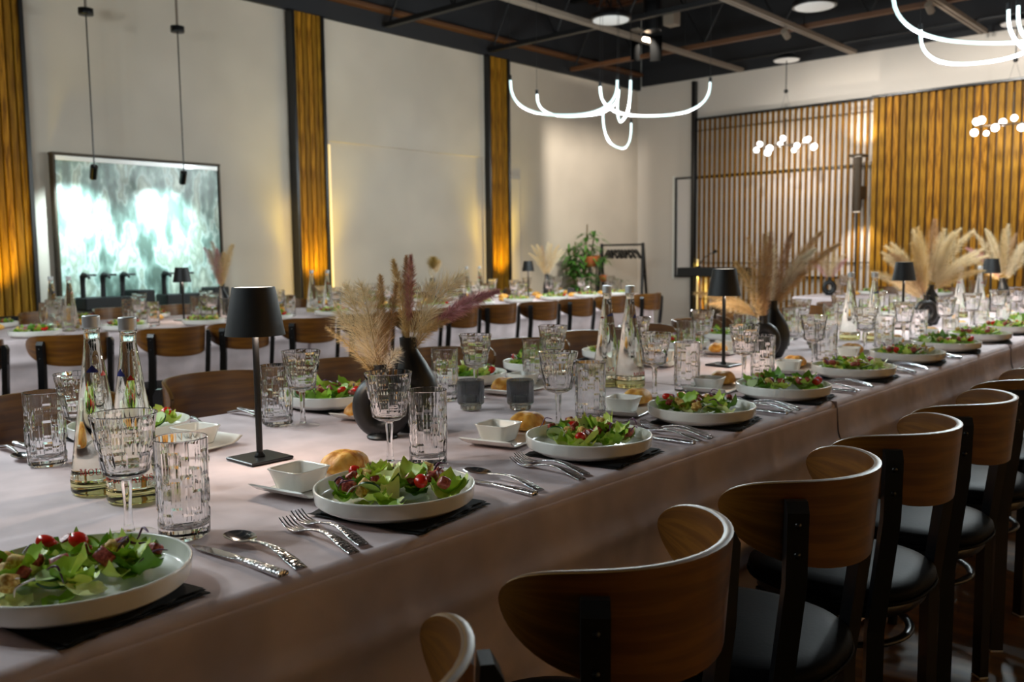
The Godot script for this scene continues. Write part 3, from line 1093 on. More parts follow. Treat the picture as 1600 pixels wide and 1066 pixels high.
# ---------------------------------------------------------------- tables
func cloth(label: String, at: Vector3, w: float, l: float, turn: float, seed_: int, pleats: float, group: String, far_short := false) -> void:
	# a cloth over a table of width w (x) and length l (z), falling to just above the floor
	var t := thing("tablecloth", label, "tablecloth", at, turn, group)
	var g := FastNoiseLite.new()
	g.seed = seed_
	g.frequency = 1.0
	var hw := w / 2.0
	var hl := l / 2.0
	var nz := 300 if seed_ == 1 else int(clampf(l * 42.0, 60.0, 130.0))
	var prof := []      # across: [x, y, drop fraction]
	for k in 21: prof.append([lerpf(0.0, 1.0, k / 20.0), 0.0])
	var m := MB.new()
	var drop_pt := func(s: float, z: float, sideward: float) -> Vector3:
		# s: 0..1 across the half profile (top, rounded edge, drop)
		var x: float
		var y: float
		var top := 0.40
		if s < top:
			x = (hw - 0.018) * s / top
			y = TABLE_Y
			y += 0.0016 * g.get_noise_2d(x * 9.0 * sideward, z * 3.0) - 0.0016 - 0.0022 * exp(-pow((fposmod(z + 0.21 * seed_, 0.62) - 0.31) * 70.0, 2.0)) - 0.0022 * exp(-pow((x * sideward - 0.12) * 70.0, 2.0))
		elif s < 0.52:
			var a := (s - top) / 0.12 * PI / 2.0
			x = hw - 0.018 + 0.018 * sin(a)
			y = TABLE_Y - 0.018 + 0.018 * cos(a) - 0.0016
		else:
			var d := (s - 0.52) / 0.48
			y = lerpf(TABLE_Y - 0.0196, 0.012, d)
			var h := TABLE_Y - y
			var fl := clampf(d * 3.0, 0.0, 1.0)
			x = hw + 0.004 + 0.014 * fl
			# pressed fold lines, one a hand below the edge, the next half-way down
			x += 0.012 * exp(-pow((h - 0.125) * 45.0, 2.0)) + 0.008 * exp(-pow((h - 0.33) * 60.0, 2.0)) - 0.014 * clampf((h - 0.125) * 12.0, 0.0, 1.0)
			x += 0.006 * fl * g.get_noise_2d(z * 2.2, h * 2.0 + sideward * 5.0)
			x += 0.006 * exp(-pow((fposmod(z + 0.21 * seed_, 0.62) - 0.31) * 45.0, 2.0)) * fl
			x += pleats * fl * 0.016 * sin(z * 22.0 + 2.0 * g.get_noise_1d(z * 2.0) + sideward) * (0.4 + 0.6 * d)
		return Vector3(x * sideward, y, z)
	for sd in [-1.0, 1.0]:
		m.grid(150 if seed_ == 1 else 96, nz, func(u: float, v: float) -> Vector3: return drop_pt.call(u, lerpf(-hl, hl, v), sd), sd < 0.0)
	# thickness: an under layer 2 mm within, and the two ends
	for e in [-1.0, 1.0]:
		m.grid(24, 26, func(u: float, v: float) -> Vector3:
			var y := lerpf(TABLE_Y - 0.0016, 0.012, v)
			var h := TABLE_Y - y
			return Vector3(lerpf(-1.0, 1.0, u) * (hw + (0.0 if v < 0.03 else 0.006)), y, e * (hl + (0.004 if v > 0.02 else 0.0) + 0.004 * g.get_noise_2d(u * 5.0, h * 3.0) * minf(1.0, h * 4.0))), e < 0.0)
	part("drape", m, M.cloth, t)
	# the board and legs that carry it
	part("tabletop", bx(Vector3(w - 0.03, 0.02, l - 0.03), Vector3(0, TABLE_Y - 0.018, 0), 0.002), M.ply, t)
	for sx in [-1.0, 1.0]:
		for sz in [-1.0, 1.0]:
			part("leg", tube([Vector3(sx * (hw - 0.12), 0, sz * (hl - 0.15)), Vector3(sx * (hw - 0.12), TABLE_Y - 0.028, sz * (hl - 0.15))], 0.016, 8), M.black_paint, t)

const ORD := ["first", "second", "third", "fourth", "fifth", "sixth", "seventh", "eighth", "ninth", "tenth", "eleventh", "twelfth", "thirteenth", "fourteenth", "fifteenth", "sixteenth", "seventeenth", "eighteenth"]

var kit := {}

func at_seat(seat: Transform3D, x: float, z: float, y := 0.0) -> Vector3:
	return seat * Vector3(x, y, z)

func put(what: String, label: String, seat: Transform3D, x: float, z: float, turn := 0.0, group := "", y := 0.0) -> Node3D:
	var p := at_seat(seat, x, z, y)
	return copy(kit[what], label, p, seat.basis.get_euler().y + turn, group)

func place_setting(k: int, row: String, seat: Transform3D, level: int, o := {}) -> void:
	# level 2: everything, 1: without cutlery, 0: far away
	var w := "%s seat, %s" % [ORD[k], row]
	var j := func(a: float) -> float: return rng.randf_range(-a, a)
	if level > 0: put("napkin", "folded black napkin under the plate at " + w, seat, 0.014, 0.0, 0.16 + j.call(0.1), "black napkins under the plates", 0.0)
	var py := 0.0062 if level > 0 else 0.0
	put("plate", "white rimmed plate at " + w, seat, 0, 0, 0.0, "white plates of salad", py)
	var sal := "salad_a"
	if level == 2 and k < 4: sal = ["salad_d", "salad_e", "salad_f"][(k + (1 if row.ends_with("far side") else 0)) % 3]
	else: sal = ["salad_a", "salad_b", "salad_c"][k % 3]
	var srng: float = [0.0, -0.2, 0.25, 0.1][k % 4]
	put(sal, "tossed green salad with ham at " + w, seat, 0, 0, srng, "green salads", py)
	var br: Vector2 = o.get("bread", Vector2.ZERO)
	if level > 0:
		put("tray", "white upturned side dish at " + w, seat, -0.228 + j.call(0.006) + br.x, -0.012 + j.call(0.01) + br.y, 0.19 + j.call(0.05), "white side dishes")
		put("bowl", "small square white dip bowl at " + w, seat, -0.212 + j.call(0.004) + br.x, 0.052 + j.call(0.006) + br.y, 0.19 + j.call(0.06), "square dip bowls", 0.0085)
	put("roll", "golden bread roll at " + w, seat, -0.248 + j.call(0.004) + br.x, -0.082 + j.call(0.008) + br.y, 0.1 + j.call(0.25), "bread rolls", 0.0082 if level > 0 else 0.0)
	var hi := level == 2
	var gp: Vector2 = o.get("goblet", Vector2(-0.225 + j.call(0.015), -0.195 + j.call(0.012)))
	var tp: Vector2 = o.get("tumbler", Vector2(-0.195 + j.call(0.012), -0.268 + j.call(0.012)))
	put("goblet" if hi else "goblet_low", "cut crystal stemmed goblet at " + w, seat, gp.x, gp.y, j.call(3.0), "cut crystal goblets")
	put("tumbler" if hi else "tumbler_low", "tall cut crystal tumbler at " + w, seat, tp.x, tp.y, j.call(3.0), "cut crystal tumblers")
	if level == 2:
		put("knife", "steel knife with hammered handle at " + w, seat, 0.032, -0.205 + j.call(0.006), j.call(0.05), "hammered steel knives")
		put("spoon", "steel spoon with hammered handle at " + w, seat, 0.022 + j.call(0.008), -0.250 + j.call(0.006), -0.06 + j.call(0.05), "hammered steel spoons")
		put("fork", "inner steel fork at " + w, seat, 0.010, 0.158 + j.call(0.004), -0.10 + j.call(0.03), "hammered steel forks")
		put("fork", "outer steel fork at " + w, seat, 0.028, 0.192 + j.call(0.004), -0.12 + j.call(0.03), "hammered steel forks")

func furnish() -> void:
	kit.tumbler = solid("highball_tumbler", "x", "glass", tumbler_mesh(15, 30), M.crystal)
	kit.goblet = make_goblet(12, 16)
	kit.tumbler_low = solid("highball_tumbler", "x", "glass", tumbler_mesh(11, 10), M.crystal)
	kit.goblet_low = make_goblet(10, 8)
	kit.bottle = make_bottle()
	kit.votive = make_votive()
	kit.plate = make_plate()
	kit.napkin = make_napkin()
	kit.bowl = make_bowl()
	kit.tray = make_tray()
	kit.roll = make_roll()
	kit.fork = make_fork()
	kit.spoon = make_spoon()
	kit.knife = make_knife()
	kit.lamp = make_lamp()
	kit.vase = make_big_vase()
	kit.ring = make_ring_vase()
	kit.chair = make_chair()
	salad_kit()
	for k in 3:
		kit["salad_" + "def"[k]] = make_salad(21 + k, true)
		kit["salad_" + "abc"[k]] = make_salad(31 + k, false)

	# ---- the long table at the front
	var cx := -1.625
	cloth("pale pink cloth over the nearest section of the front table", Vector3(cx, 0, -0.96), 1.25, 3.12, 0, 1, 0.0, "pale pink cloths of the front table")
	cloth("pale pink cloth with gathered drop over the front table's middle section", Vector3(cx, 0, -3.53), 1.25, 2.0, 0, 2, 0.7, "pale pink cloths of the front table")
	cloth("pale pink cloth over the front table's section farthest from the camera", Vector3(cx, 0, -6.04), 1.25, 3.0, 0, 3, 0.7, "pale pink cloths of the front table")
	var near_z := [-0.455, -0.984, -1.537, -2.02, -2.50, -3.05, -3.60, -4.10, -4.62, -5.14, -5.66, -6.18]
	var over := [{"goblet": Vector2(-0.203, -0.16), "tumbler": Vector2(-0.137, -0.217), "bread": Vector2(0.03, 0.19)}, {"goblet": Vector2(-0.25, -0.203), "tumbler": Vector2(-0.196, -0.261)}, {"goblet": Vector2(-0.21, -0.157), "tumbler": Vector2(-0.212, -0.29)}, {"goblet": Vector2(-0.305, -0.256), "tumbler": Vector2(-0.28, -0.40)}]
	for k in near_z.size():
		place_setting(k, "front table near side", Transform3D(Basis(), Vector3(-1.15, TABLE_Y, near_z[k])), 2 if k < 7 else 1, over[k] if k < 4 else {})
		copy(kit.chair, "dark bentwood chair with black seat, %s along the front table's near side" % ORD[k], Vector3(-0.736 + rng.randf_range(-0.006, 0.006), 0, [-0.46, -0.984, -1.531, -2.018, -2.49, -3.03, -3.56, -3.95, -4.5, -5.02, -5.56, -6.08][k]), rng.randf_range(-0.04, 0.04), "chairs on the near side of the front table")
	var far_z := [-0.42, -0.97, -1.56, -2.12, -2.51, -2.99, -3.48, -3.97, -4.48, -5.0, -5.5, -6.0, -6.5]
	for k in far_z.size():
		var fo := {}
		if k == 1: fo = {"goblet": Vector2(-0.19, -0.19), "tumbler": Vector2(-0.13, -0.24)}
		if k == 2: fo = {"goblet": Vector2(-0.20, -0.235), "tumbler": Vector2(-0.13, -0.263)}
		place_setting(k, "front table far side", Transform3D(Basis(Vector3.UP, PI), Vector3(-2.10, TABLE_Y, far_z[k])), 2 if k < 5 else 1, fo)
		copy(kit.chair, "dark bentwood chair facing us, %s along the front table's far side" % ORD[k], Vector3(-2.517 + rng.randf_range(-0.006, 0.006), 0, [-0.44, -0.96, -1.49, -1.97, -2.45, -2.92, -3.42, -3.95, -4.48, -5.0, -5.5, -6.0, -6.5][k]), PI + rng.randf_range(-0.05, 0.05), "chairs on the far side of the front table")
	var place := ["nearest the camera", "second from the camera", "third from the camera", "fourth from the camera"]
	for k in 4:
		copy(kit.lamp, "black metal table lamp on the front table, " + place[k], Vector3(-1.66, TABLE_Y, [-1.045, -3.08, -5.1, -6.9][k]), 0.0, "black table lamps")
	var tilt := atan2(-RT.z, RT.x)
	for k in 3:
		var z: float = [-1.458, -3.45, -5.5][k]
		copy(kit.vase, "tall black bottle vase on the front table, " + place[k], Vector3(-1.64, TABLE_Y, z), tilt, "black bottle vases")
		copy(kit.ring, "black ring vase with a hole on the front table, " + place[k], Vector3(-1.64, TABLE_Y, z) - RT * 0.058 - FW * 0.078, tilt, "black ring vases")
	for k in 4:
		var z: float = [-0.712, -2.385, -4.36, -6.2][k]
		copy(kit.bottle, "silver-capped water bottle, left of the pair on front table, " + place[k], Vector3(-1.665 - (0.04 if k == 1 else 0.0), TABLE_Y, z + 0.005), [0.35, 2.6, 1.0, 2.0][k] - 0.42, "water bottles")
		copy(kit.bottle, "silver-capped water bottle, right of the pair on front table, " + place[k], Vector3(-1.557 - (0.07 if k == 1 else 0.0), TABLE_Y, z - 0.012), [-0.85, 0.35, 2.0, 1.0][k] , "water bottles")
	for k in 3:
		copy(kit.votive, "ribbed smoked glass votive on the front table, left of the pair, " + place[k], Vector3(-1.735, TABLE_Y, [-1.77, -3.74, -5.8][k]), 0.1, "ribbed smoked votives")
		copy(kit.votive, "ribbed smoked glass votive on the front table, right of the pair, " + place[k], Vector3(-1.626, TABLE_Y, [-1.856, -3.86, -5.9][k]), 0.5, "ribbed smoked votives")
	# dried grasses: necks of the tall and the ring vase
	var nb := Vector3(0, TABLE_Y + 0.225, 0)
	var na := Vector3(0, TABLE_Y + 0.17, 0) - RT * 0.058 - FW * 0.078
	bouquet("dried grasses with one mauve plume, in the vases beside the nearest lamp", Vector3(-1.64, 0, -1.458), [
		[nb, -0.035, 0.195, 0.02, 0.05, 0.15, 0.014, 0.022, 1700, STRAW, STRAW2, 0.6],
		[nb, -0.004, 0.205, 0.03, 0.05, 0.25, 0.013, 0.018, 1700, BROWN, BROWN2, 0.6],
		[nb, 0.012, 0.207, -0.01, 0.03, 0.3, 0.012, 0.018, 1600, MAUVE, BROWN2, 0.6],
		[nb, 0.06, 0.14, 0.03, 0.05, 0.1, 0.03, 0.05, 520, STRAW2, CREAM, 0.9],
		[nb, 0.135, 0.155, 0.02, 0.12, 0.25, 0.04, 0.055, 800, STRAW2, CREAM, 1.0],
		[nb, 0.10, 0.05, -0.02, 0.1, 0.1, 0.014, 0.024, 900, STRAW, STRAW2, 0.6],
		[nb, 0.222, 0.118, -0.02, 0.12, 0.38, 0.020, 0.024, 2800, MAUVE, MAUVE2, 0.5],
		[na, 0.005, 0.215, 0.0, -0.02, 0.1, 0.016, 0.022, 1700, STRAW, BROWN2, 0.5],
		[na, 0.045, 0.20, -0.02, -0.05, 0.15, 0.015, 0.02, 1500, BROWN, STRAW, 0.5],
		[na, -0.08, 0.19, 0.02, 0.0, 0.2, 0.055, 0.05, 900, STRAW2, CREAM, 0.7],
		[na, -0.035, 0.195, -0.03, 0.0, 0.15, 0.05, 0.05, 900, STRAW2, CREAM, 0.7],
		[na, -0.105, 0.13, 0.03, 0.05, 0.2, 0.045, 0.05, 650, STRAW2, CREAM, 0.8],
		[na, -0.12, 0.095, -0.02, -0.03, 0.1, 0.009, 0.02, 420, STRAW, STRAW2, 0.8],
		[na, 0.05, 0.04, -0.03, 0.05, 0.2, 0.014, 0.025, 500, CREAM, Color(0.88, 0.82, 0.75), 0.4]], "dried grass bouquets")
	bouquet("wide dried grasses with a cream plume, in the vases beside the second lamp", Vector3(-1.64, 0, -3.45), [
		[nb, -0.01, 0.28, 0.02, 0.05, 0.12, 0.026, 0.034, 2200, CREAM, Color(0.88, 0.84, 0.72), 0.5],
		[nb, 0.16, 0.215, -0.03, 0.1, 0.25, 0.028, 0.028, 3000, CREAM, Color(0.9, 0.86, 0.74), 0.3],
		[nb, 0.21, 0.29, 0.03, 0.08, 0.12, 0.026, 0.036, 2300, BROWN2, STRAW, 0.6],
		[nb, 0.27, 0.235, 0.0, 0.1, 0.12, 0.026, 0.036, 2300, STRAW, BROWN2, 0.6],
		[nb, 0.08, 0.28, 0.02, 0.05, 0.1, 0.025, 0.034, 2200, BROWN, BROWN2, 0.5],
		[na, 0.0, 0.33, 0.0, 0.05, 0.1, 0.024, 0.034, 2200, BROWN, STRAW, 0.5],
		[na, 0.04, 0.34, 0.05, 0.05, 0.1, 0.024, 0.034, 2200, BROWN, BROWN2, 0.5],
		[na, -0.06, 0.32, 0.03, 0.05, 0.1, 0.024, 0.034, 1200, STRAW, BROWN2, 0.5],
		[na, -0.12, 0.22, -0.02, 0.1, 0.12, 0.026, 0.036, 1300, STRAW, STRAW2, 0.8],
		[na, -0.27, 0.10, 0.02, 0.30, 0.3, 0.022, 0.05, 1200, STRAW, STRAW2, 1.6],
		[na, -0.22, 0.06, -0.04, 0.30, 0.3, 0.02, 0.05, 900, STRAW, STRAW2, 1.6],
		[nb, 0.12, 0.12, -0.02, 0.1, 0.15, 0.026, 0.036, 900, STRAW, BROWN2, 0.6]], "dried grass bouquets")
	bouquet("broad pale dried grasses beside the third lamp on the front table", Vector3(-1.64, 0, -5.5), random_bouquet(5, na, nb, 22, 1.35, 0.34, 1500.0, 0.75), "dried grass bouquets")
	var b4 := Vector3(-1.62, 0, -7.05)
	copy(kit.vase, "tall black bottle vase on the front table, fourth from the camera", b4 + Vector3(0, TABLE_Y, 0), tilt, "black bottle vases")
	bouquet("dried grasses with pinkish plumes beside the fourth lamp on the front table", b4, random_bouquet(8, nb, nb, 11, 1.2, 0.34, 1200.0, 0.6), "dried grass bouquets")

	# ---- the long table by the left wall
	cloth("pale cloth over the near section of the table along the cream wall", Vector3(-5.845, 0, -1.75), 1.25, 3.9, 0, 4, 0.5, "pale cloths of the wall table")
	cloth("pale cloth over the far section of the table along the cream wall", Vector3(-5.845, 0, -5.93), 1.25, 4.4, 0, 5, 0.5, "pale cloths of the wall table")
	var cz := [-1.39, -1.91, -2.45, -2.89, -3.36, -3.83, -4.27, -4.70, -5.15, -5.62, -6.15, -6.68, -7.22]
	for k in 13:
		var wz := -1.45 - 0.52 * k
		place_setting(k, "wall table near side", Transform3D(Basis(), Vector3(-5.38, TABLE_Y, wz)), 0)
		copy(kit.chair, "dark bentwood chair seen from behind, %s along the wall table's near side" % ORD[k], Vector3(-4.79 + rng.randf_range(-0.02, 0.02), 0, cz[k]), rng.randf_range(-0.05, 0.05), "chairs on the near side of the wall table")
		place_setting(k, "wall table wall side", Transform3D(Basis(Vector3.UP, PI), Vector3(-6.31, TABLE_Y, wz - 0.1)), 0)
		copy(kit.chair, "dark bentwood chair facing us, %s along the wall side of the wall table" % ORD[k], Vector3(-6.78, 0, wz - 0.1), PI + rng.randf_range(-0.05, 0.05), "chairs on the wall side of the wall table")
	for k in 3:
		if k != 1: copy(kit.lamp, "black metal table lamp on the wall table, before the %s" % ["stone panel", "x", "last slatted column"][k], Vector3(-5.845, TABLE_Y, [-3.12, 0.0, -6.81][k]), 0.0, "black table lamps")
		copy(kit.bottle, "clear water bottle on the wall table, left of the pair, %s from the stone panel" % ORD[k], Vector3(-5.87, TABLE_Y, [-2.26, -4.22, -5.96][k]), 1.0, "water bottles")
		copy(kit.bottle, "clear water bottle on the wall table, right of the pair, %s from the stone panel" % ORD[k], Vector3(-5.80, TABLE_Y, [-2.34, -4.32, -6.06][k]), 2.0, "water bottles")
		var vp := Vector3(-5.845, 0, [-3.42, -5.5, -7.1][k])
		copy(kit.vase, "black bottle vase of dried grasses on the wall table, %s from the stone panel" % ORD[k], vp + Vector3(0, TABLE_Y, 0), tilt, "black bottle vases")
		copy(kit.votive, "ribbed smoked votive on the wall table, %s from the stone panel" % ORD[k], Vector3(-5.75, TABLE_Y, vp.z - 0.28), 0.3, "ribbed smoked votives")
		bouquet(["brown dried grasses in the vase in front of the stone panel", "round golden dried seed head above the wall table, before the white wall", "dried grasses beside the small lamp near the potted plant"][k], vp, [random_bouquet(31, nb, nb, 7, 0.5, 0.27, 900.0, 0.1), [[nb, -0.03, 0.12, 0.0, 0.02, 0.3, 0.02, 0.03, 800, CREAM, Color(0.9, 0.85, 0.75), 0.3], [nb, 0.01, 0.19, 0.0, 0.02, 0.5, 0.045, 0.06, 2200, Color(0.30, 0.19, 0.05), Color(0.55, 0.38, 0.10), 0.1], [nb, 0.06, 0.16, 0.0, 0.02, 0.4, 0.03, 0.05, 700, STRAW, STRAW2, 0.6]], random_bouquet(33, nb, nb, 9, 0.8, 0.30, 800.0, 0.4)][k], "dried grass bouquets")

	# ---- the head table in front of the slatted wall
	cloth("pale cloth over the head table in front of the slatted wall", Vector3(-1.95, 0, -8.80), 0.95, 3.6, PI / 2, 6, 0.4, "")
	for k in 5:
		var hx: float = -3.25 + 0.62 * k
		place_setting(k, "head table from its left", Transform3D(Basis(Vector3.UP, PI / 2), Vector3(hx, TABLE_Y, -9.05)), 0)
		copy(kit.chair, "dark bentwood chair behind the head table, %s from the left" % ORD[k], Vector3(hx, 0, -9.55), PI / 2, "chairs at the head table")
	copy(kit.ring, "black ring vase on the head table", Vector3(-3.55, TABLE_Y, -8.72), 0.5, "black ring vases")
	bouquet("small dried grasses in the ring vase on the head table", Vector3(-3.55, 0, -8.72), random_bouquet(44, Vector3(0, TABLE_Y + 0.17, 0), Vector3(0, TABLE_Y + 0.17, 0), 8, 0.9, 0.25, 700.0, 0.5), "dried grass bouquets")

# ---------------------------------------------------------------- the room
func slats(parent: Node, mats: Array, from: Vector3, to: Vector3, count: int, w: float, d: float, h: float) -> void:
	# upright battens, each a mesh of its own; three lengths of grain shared between them
	var along := (to - from) / count
	var dir := along.normalized()
	var sz := Vector3(absf(dir.x) * w + absf(dir.z) * d, h, absf(dir.z) * w + absf(dir.x) * d)
	var ms := bx(sz, Vector3.ZERO, 0.004).mesh()
	for k in count:
		var p := part("slat", ms, mats[(k * 7 + k / 3) % mats.size()], parent, from + along * (k + 0.5) + Vector3(0, h / 2.0, 0))
		if k % 2: p.rotation.x = PI

func u_tube(a: Vector3, b: Vector3, sag: float, n := 26) -> Array:
	var r := []
	for k in n + 1:
		var t := PI * k / n
		var s := -cos(t)
		var f := signf(s) * pow(absf(s), 0.82)
		r.append(a.lerp(b, (f + 1.0) / 2.0) - Vector3(0, sag * pow(maxf(sin(t), 0.0), 0.72), 0))
	return r

func neon(label: String, list: Array, canopy: Vector3) -> void:
	var t := thing("neon_chandelier", label, "chandelier", Vector3.ZERO, 0.0, "looped neon tube chandeliers")
	part("canopy", lathe(V2([0, 0, 0.09, 0, 0.09, 0.03, 0, 0.03]), 24), M.black_paint, t, canopy)
	for q in list:
		var path := u_tube(q[0], q[1], q[2])
		var tb := part("light_tube", tube(path, 0.0098, 12), M.tube_glow, t)
		for e in [[0, 1], [path.size() - 1, path.size() - 2]]:
			var p: Vector3 = path[e[0]]
			var d: Vector3 = (p - path[e[1]]).normalized()
			part("end_cap", tube([p - d * 0.002, p + d * 0.035], 0.013, 10), M.black_paint, tb)
			part("cable", tube([p + d * 0.03, Vector3(p.x, canopy.y, p.z)], 0.0016, 5), M.black_paint, tb)
		# the tube's own light, hanging just below its lowest stretch
		for f in [0.3, 0.7]:
			var l := OmniLight3D.new()
			l.name = "tube_light"
			l.position = (path[int(f * (path.size() - 1))] as Vector3) - Vector3(0, 0.05, 0)
			l.light_color = Color(0.93, 0.985, 1.0)
			l.light_energy = NEON_E
			l.light_size = 0.03
			l.omni_range = 30.0
			l.omni_attenuation = 2.0
			l.shadow_enabled = true
			t.add_child(l, true)

func spot(parent: Node, called: String, at: Vector3, to: Vector3, col: Color, e: float, angle: float, size := 0.04, blend := 0.6) -> void:
	var l := SpotLight3D.new()
	l.name = called
	l.light_color = col
	l.light_energy = e
	l.spot_angle = angle
	l.spot_angle_attenuation = blend
	l.spot_range = 30.0
	l.spot_attenuation = 2.0
	l.light_size = size
	l.shadow_enabled = true
	parent.add_child(l, true)
	var d := (to - at).normalized()
	l.transform = Transform3D(Basis.looking_at(d, Vector3.UP if absf(d.y) < 0.95 else Vector3.RIGHT), at)

func room() -> void:
	# shell
	struct("floor", bx(Vector3(12.4, 0.2, 18.4), Vector3(-2.6, -0.1, -4.0)), M.floor, "dark brown worn floor under the chairs", "floor")
	var wl := struct("wall_left", bx(Vector3(0.2, 4.8, 18.0), Vector3(-8.1, 2.4, -4.0)), M.wall, "tall cream wall with slatted wooden columns", "wall")
	struct("wall_back", bx(Vector3(12.4, 4.8, 0.2), Vector3(-2.6, 2.4, -12.1)), M.wall_end, "cream end wall behind the slatted screen", "wall")
	struct("wall_right", bx(Vector3(0.2, 4.8, 18.0), Vector3(3.5, 2.4, -4.0)), M.wall_side, "side wall of the hall washed with amber light", "wall")
	struct("wall_front", bx(Vector3(12.4, 4.8, 0.2), Vector3(-2.6, 2.4, 5.1)), M.wall_dark, "dark wall of the hall behind the camera", "wall")
	var cl := struct("ceiling", bx(Vector3(12.4, 0.2, 18.4), Vector3(-2.6, 4.9, -4.0)), M.ceiling, "black open ceiling above the steel joists", "ceiling")
	# ribbed deck over the hall
	var rib := bx(Vector3(7.0, 0.05, 0.09), Vector3.ZERO, 0.008).mesh()
	for k in 40: part("deck_rib", rib, M.deck, cl, Vector3(-4.4, 4.77, -3.2 - 0.2 * k))
	# dark band above the cream walls
	struct("trim_1", bx(Vector3(0.05, 1.08, 17.0), Vector3(-7.975, 4.26, -3.5)), M.ceiling, "black band along the top of the cream wall", "trim")
	struct("trim_2", bx(Vector3(11.4, 1.03, 0.05), Vector3(-2.2, 4.285, -11.975)), M.ceiling, "black band along the top of the end wall", "trim")
	struct("trim_3", bx(Vector3(0.12, 0.05, 16.0), Vector3(-7.89, 3.93, -3.9), 0.01), M.rust_steel, "brown steel ledge running along the cream wall's top", "trim")
	# raised panels and seams of the cream wall
	part("upper_panel", bx(Vector3(0.035, 1.28, 2.54), Vector3(-7.985, 3.075, -7.25), 0.004), M.wall, wl)
	part("upper_panel", bx(Vector3(0.03, 3.7, 0.04), Vector3(-7.985, 1.87, -8.44), 0.004), M.wall, wl)
	part("lower_panel", bx(Vector3(0.03, 2.2, 0.22), Vector3(-7.985, 1.1, -9.02), 0.004), M.wall, wl)

	# slatted columns on the cream wall
	var cols := [[-2.93, -2.3, "slatted wooden column at the left edge of the picture"], [-5.91, -5.54, "slatted wooden column between the stone panel and the white wall panel"], [-8.84, -8.47, "slatted wooden column nearest the potted plant"]]
	for q in cols:
		var t := thing("slat_column", q[2], "wall column", Vector3.ZERO, 0.0, "slatted wooden wall columns")
		part("backing", bx(Vector3(0.06, 2.98, absf(q[1] - q[0])), Vector3(-7.97, 2.22, (q[0] + q[1]) / 2.0)), M.back_wood, t)
		slats(t, [M.slat, M.slat2, M.slat3], Vector3(-7.925, 0.73, q[0]), Vector3(-7.925, 0.73, q[1]), int(round(absf(q[1] - q[0]) / 0.062)), 0.052, 0.032, 2.98)
		part("base", bx(Vector3(0.34, 0.72, absf(q[1] - q[0])), Vector3(-7.83, 0.36, (q[0] + q[1]) / 2.0)), M.black_paint, t)
		for e in [q[0], q[1]]: part("edge_trim", bx(Vector3(0.12, 3.71, 0.035), Vector3(-7.94, 1.855, e), 0.003), M.black_paint, t)
		# amber strips behind both edges and an uplight at the foot
		for e in [[q[0], -0.03], [q[1], 0.03]]:
			if q[0] > -3.0 and e[1] < 0.0: continue   # this side shows no strip
			if e[1] < 0.0: part("light_strip", bx(Vector3(0.012, 1.7, 0.025), Vector3(-7.985, 1.55, e[0] - 0.11)), M.warm_glow, t)
			else: part("light_strip", bx(Vector3(0.02, 0.3, 0.02), Vector3(-7.985, 0.55, e[0] + 0.035)), M.warm_glow, t)
			var l := AreaLight3D.new()
			l.name = "strip_light"
			l.area_size = Vector2(0.04, 1.9)
			l.area_normalize_energy = true
			l.light_color = Color(1.0, 0.84, 0.40)
			l.light_energy = STRIP_E
			l.area_range = 6.0
			l.shadow_enabled = true
			t.add_child(l, true)
			l.transform = Transform3D(Basis.looking_at(Vector3(-0.55, 0.0, signf(e[1])), Vector3.UP), Vector3(-7.86, 0.85, e[0] + e[1] * 0.72))
		part("uplight", bx(Vector3(0.05, 0.03, 0.30), Vector3(-7.69, 0.735, (q[0] + q[1]) / 2.0), 0.004), M.black_paint, t)
		spot(t, "uplight_beam", Vector3(-7.69, 0.77, (q[0] + q[1]) / 2.0), Vector3(-7.93, 2.0, (q[0] + q[1]) / 2.0), Color(1.0, 0.87, 0.25), UP_E, 40.0, 0.05, 1.0)

	# stone panel with its service counter
	var sp := thing("stone_panel", "veined green-white stone panel behind the drink taps", "wall panel", Vector3(-7.95, 0, -3.89))
	part("slab", bx(Vector3(0.05, 1.33, 1.50), Vector3(0.0, 1.405, 0), 0.004), M.stone, sp)
	part("frame", bx(Vector3(0.08, 0.02, 1.56), Vector3(0.0, 2.085, 0), 0.003), M.bronze, sp)
	for s in [-1.0, 1.0]: part("frame", bx(Vector3(0.08, 1.36, 0.02), Vector3(0.0, 1.40, s * 0.765), 0.003), M.bronze, sp)
	part("glass_edge", bx(Vector3(0.012, 0.04, 1.50), Vector3(0.03, 2.05, 0), 0.002), M.ceramic, sp)
	solid("service_counter", "low dark counter under the stone panel", "counter", bx(Vector3(0.36, 0.76, 1.7), Vector3.ZERO, 0.01), M.bronze, Vector3(-7.715, 0.38, -3.89))
	for k in 2:
		var t := thing("drink_station", ["dark drink station with three taps, left one on the counter", "dark drink station with two taps, right one on the counter"][k], "drink dispenser", Vector3(-7.75, 0.76, [-3.46, -4.18][k]), 0.0, "drink stations")
		part("body", bx(Vector3(0.22, 0.11, 0.50), Vector3(0, 0.055, 0), 0.008), M.black_matte, t)
		part("side_box", bx(Vector3(0.24, 0.16, 0.16), Vector3(0.01, 0.08, [-0.27, -0.28][k]), 0.008), M.black_matte, t)
		for j in [3, 2][k]:
			var z: float = 0.22 - 0.17 * j
			var tap := part("tap", tube([Vector3(0, 0.10, z), Vector3(0, 0.22, z), Vector3(0.005, 0.285, z), Vector3(0.03, 0.30, z), Vector3(0.09, 0.295, z - 0.01), Vector3(0.11, 0.275, z - 0.01)], [0.022, 0.020, 0.026, 0.026, 0.014, 0.012], 10), M.black_matte, t)
			part("handle", tube([Vector3(0.02, 0.30, z), Vector3(0.02, 0.298, z - 0.11)], 0.009, 8), M.black_matte, tap)
